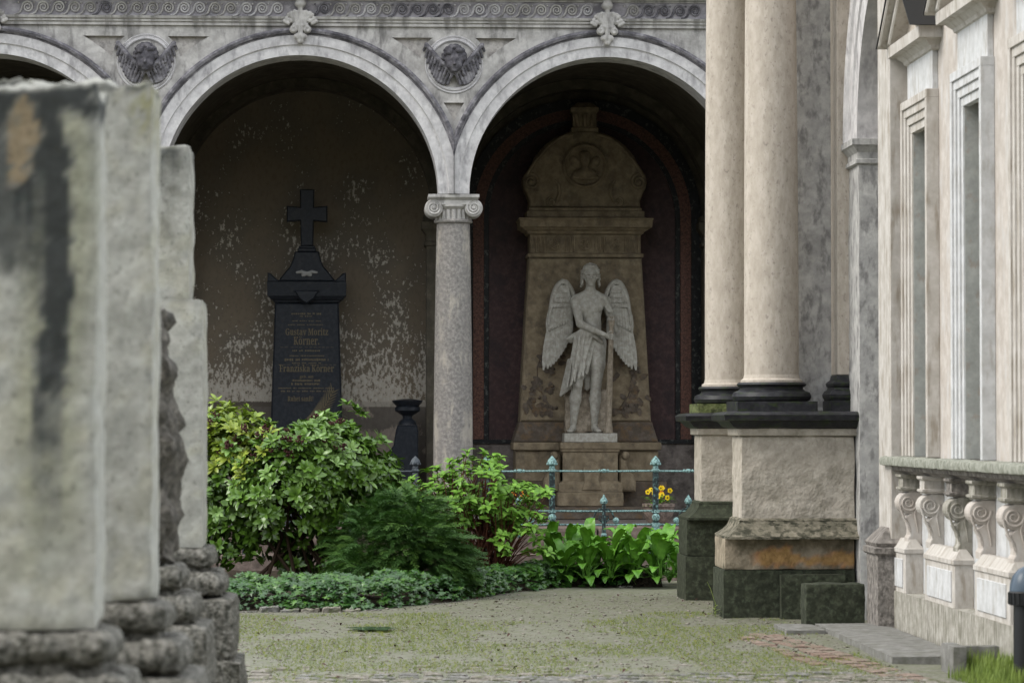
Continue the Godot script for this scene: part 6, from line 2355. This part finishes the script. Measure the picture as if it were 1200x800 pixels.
func hostas() -> void:
	var variants := []
	for k in 5:
		var r := RandomNumberGenerator.new()
		r.seed = 900 + k
		var b := B.new()
		# stalk, then a wide ribbed blade; local +z is outwards
		var l := r.randf_range(0.19, 0.29)
		var rise := r.randf_range(0.08, 0.26)
		b.tube([Vector3.ZERO, Vector3(0, rise * 0.6, 0.02), Vector3(0, rise, 0.055)], [0.008, 0.007, 0.005], 5)
		var rows := []
		for i in 8:
			var f := i / 7.0
			var w := 0.5 * l * r.randf_range(0.40, 0.48) * pow(sin(PI * pow(f * 0.95 + 0.035, 0.72)), 0.75)
			var mid := Vector3(0, rise + l * 0.60 * sin(f * 2.0), 0.055 + l * (0.55 * f + 0.22 * f * f))
			var row := PackedVector3Array()
			for j in 7:
				var g := (j - 3) / 3.0
				row.push_back(mid + Vector3(g * w, absf(g) * w * 0.30 + (0.004 if j % 2 else 0.0) + 0.006 * sin(f * 11.0 + j), 0))
			rows.append(row)
		for row in rows:
			row.reverse()
		b.grid(rows)
		variants.append(b.mesh())
	var n := 0
	var names := ["nearest the leafy shrub", "second from the leafy shrub", "third from the leafy shrub", "under the near fence post", "below the scroll finial", "in the middle of the hosta bed", "left of the tall hosta", "tallest of the hosta bed", "under the flower bowl", "third from the mossy pedestal", "second from the mossy pedestal", "nearest the mossy pedestal"]
	for i in 12:
		var at := Vector3(1.92 + 1.30 * i / 11.0 + R(-0.03, 0.03), 0.09, -31.0 + (0.26 if i % 2 else -0.14) + R(-0.05, 0.05))
		var T := thing("hosta", "bright green broad-leaved hosta clump, " + names[i], "hosta", at, "hostas in the bed before the fence")
		var cnt := 24
		for j in cnt:
			var o := put("leaf", variants[rng.randi() % 5], M.hosta, T)
			var s := R(0.75, 1.15) * (1.0 if i != 7 else 1.12)
			var low := j % 3 == 0
			o.rotation = Vector3(R(0.35, 0.85) if low else R(-0.4, 0.25), TAU * j / cnt * 2.0 + R(-0.3, 0.3), R(-0.2, 0.2))
			o.scale = Vector3(s, s * (R(0.5, 0.75) if low else R(0.75, 1.25)), s)
			o.position = Vector3(R(-0.04, 0.04), 0, R(-0.04, 0.04))
			n += 1

func ivy() -> void:
	var b := B.new()
	# five-lobed leaf lying in XZ
	var pts := [Vector3(0, 0, 0), Vector3(0.022, 0.004, -0.008), Vector3(0.012, 0.002, 0.012), Vector3(0.026, 0.003, 0.026), Vector3(0.009, 0.001, 0.028), Vector3(0, -0.006, 0.052), Vector3(-0.009, 0.001, 0.028), Vector3(-0.026, 0.003, 0.026), Vector3(-0.012, 0.002, 0.012), Vector3(-0.022, 0.004, -0.008)]
	var mid := Vector3(0, 0.006, 0.018)
	var s := b.p(mid)
	for q in pts:
		b.p(q)
	for i in pts.size():
		b.tri_i(s, s + 1 + (i + 1) % pts.size(), s + 1 + i)
	var mesh := b.mesh()
	var where := []
	var cols := []
	for i in 12000:
		var x := R(-1.35, 2.75)
		var f := R(0, 1)
		var z := bed_edge(x) + 0.05 - 0.22 * absf(lump.get_noise_1d(x * 3.0 + 40.0)) - f * (0.95 if x < 1.9 else 0.35)
		var rise := 0.12 * smoothstep(0.0, 0.25, f)
		if lump.get_noise_2d(x * 2.4 + 11.0, z * 2.4) < -0.16 and R(0, 1) < 0.85:
			continue
		var h := (0.07 + 0.10 * lump.get_noise_2d(x * 2.0, z * 2.0)) * smoothstep(-0.02, 0.12, f) + 0.025
		h *= 1.0 + 0.35 * smoothstep(0.35, 0.9, f) * smoothstep(1.3, 0.6, x)
		if x > 1.9:
			h *= 0.6
			if R(0, 1) < 0.5:
				continue
		var up := Vector3(R(-0.5, 0.5), 1, R(-0.1, 1.0)).normalized()
		where.append(Transform3D((basis_to(up, R(0, TAU))).scaled(Vector3.ONE * R(0.55, 1.5)), Vector3(x, rise + h * pow(R(0, 1), 0.5), z)))
		var g := R(0, 1)
		var dry := lump.get_noise_2d(x * 1.3, z * 1.3 + 7.0) > 0.1
		cols.append((Color(1, 1, 1) if not dry else Color(1.35, 1.25, 1.0)) * R(0.65, 1.2) if g < 0.86 else Color(1.9, 1.6, 1.0))
	var o := many("ivy", mesh, M.ivy, self, where, cols)
	tag(o, "dark green ivy carpet along the edge of the bed", "ivy", "", "stuff")

func grass_and_pebbles() -> void:
	# short blades
	var b := B.new()
	for k in 5:
		var an := k * 1.3
		var dir := Vector3(cos(an) * 0.5, 1, sin(an) * 0.5).normalized()
		b.leaf(Vector3(cos(an) * 0.008, 0, sin(an) * 0.008), dir, Vector3(cos(an), 0.2, sin(an)).normalized(), 0.04 + 0.008 * k, 0.006, 0.35, 0.2, 2)
	var tuft := b.mesh()
	var where := []
	var cols := []
	var patch := FastNoiseLite.new()
	patch.seed = 61
	patch.frequency = 0.55
	patch.fractal_octaves = 4
	for i in 40000:
		var z := -R(18.9, 26.5)
		var x := R(-1.2, 3.55)
		var p := patch.get_noise_2d(x * 1.3, z * 0.8)
		var lim := -0.04 + 0.24 * smoothstep(-21.5, -26.0, z)
		if z > -20.1:
			lim = 0.1
		if p < lim - R(0, 0.22):
			continue
		if z < bed_edge(x):
			continue
		var s := R(0.10, 0.30)
		where.append(Transform3D(Basis(Vector3.UP, R(0, TAU)).scaled(Vector3(s * 1.5, s, s * 1.5)), Vector3(x, 0.0, z)))
		cols.append(Color(1, 1, 1) * R(0.7, 1.2) if R(0, 1) < 0.8 else Color(1.3, 1.1, 0.7))
	var o := many("moss_grass", tuft, M.grass, self, where, cols)
	tag(o, "sparse short grass growing through the gravel court", "grass", "", "stuff")
	# tall grass by the kerb
	b = B.new()
	for k in 7:
		var an := k * 0.9
		var dir := Vector3(cos(an) * 0.28, 1, sin(an) * 0.28).normalized()
		b.leaf(Vector3(cos(an) * 0.012, 0, sin(an) * 0.012), dir, Vector3(cos(an), 0.2, sin(an)).normalized(), 0.16 + 0.02 * k, 0.007, 0.4, 0.2, 4)
	var tall := b.mesh()
	where = []
	cols = []
	for i in 1500:
		var x := R(3.93, 4.2) if i % 3 else R(3.75, 4.2)
		var z := -R(18.4, 19.9) if i % 3 else -R(18.4, 19.5)
		var s := R(0.25, 0.65) * (0.6 if x < 3.95 else 1.0)
		where.append(Transform3D(Basis(Vector3.UP, R(0, TAU)).scaled(Vector3.ONE * s), Vector3(x, 0.0, z)))
		cols.append(Color(1, 1.1, 0.8) * R(0.7, 1.15))
	o = many("tall_grass", tall, M.grass, self, where, cols)
	tag(o, "taller bright grass between the kerb stones and the post", "grass", "", "stuff")
	# weed by the pedestal
	var W := thing("weed", "single thin weed growing beside the mossy portico pedestal", "weed", Vector3(3.0, 0.0, -25.75))
	b = B.new()
	b.tube([Vector3.ZERO, Vector3(0.0, 0.12, 0.0), Vector3(-0.04, 0.24, 0), Vector3(-0.07, 0.30, 0)], [0.004, 0.003, 0.003, 0.002], 5)
	for i in 12:
		var an := i * 2.4
		b.leaf(Vector3(0, 0.01 + 0.008 * i, 0), Vector3(cos(an), 0.6, sin(an)).normalized(), Vector3.UP, 0.11 - 0.005 * i, 0.018, 0.4, 0.2, 4)
	put("stalk", b.mesh(), M.grass, W)
	# pebbles
	b = B.new()
	b.ball(Vector3.ZERO, Vector3(0.011, 0.006, 0.009), 6, 4, lump, 0.5)
	var peb := b.mesh()
	where = []
	for i in 6000:
		var z := -R(18.9, 29.5)
		var x := R(-1.2, 3.6)
		if z < bed_edge(x):
			continue
		var s := R(0.4, 1.0) if R(0, 1) < 0.93 else R(1.2, 2.2)
		where.append(Transform3D(Basis(Vector3.UP, R(0, TAU)).scaled(Vector3.ONE * s), Vector3(x, 0.022 * lump.get_noise_2d(x * 0.7, z * 0.7) - 0.004, z)))
	o = many("gravel", peb, M.cobble[1], self, where)
	tag(o, "fine grey gravel scattered over the court", "gravel", "", "stuff")
	# dry leaves
	b = B.new()
	b.leaf(Vector3.ZERO, Vector3(0, 0, 1), Vector3.UP, 0.04, 0.022, 0.3, 0.5, 3)
	where = []
	for i in 110:
		var z := -R(19.0, 30.0)
		var x := R(-1.0, 3.5)
		where.append(Transform3D(basis_to(Vector3(R(-0.4, 0.4), 1, R(-0.4, 0.4)), R(0, TAU)), Vector3(x, 0.014, z)))
	o = many("fallen_leaves", b.mesh(), M.bud, self, where)
	tag(o, "small dry brown leaves lying on the court", "leaves", "", "stuff")
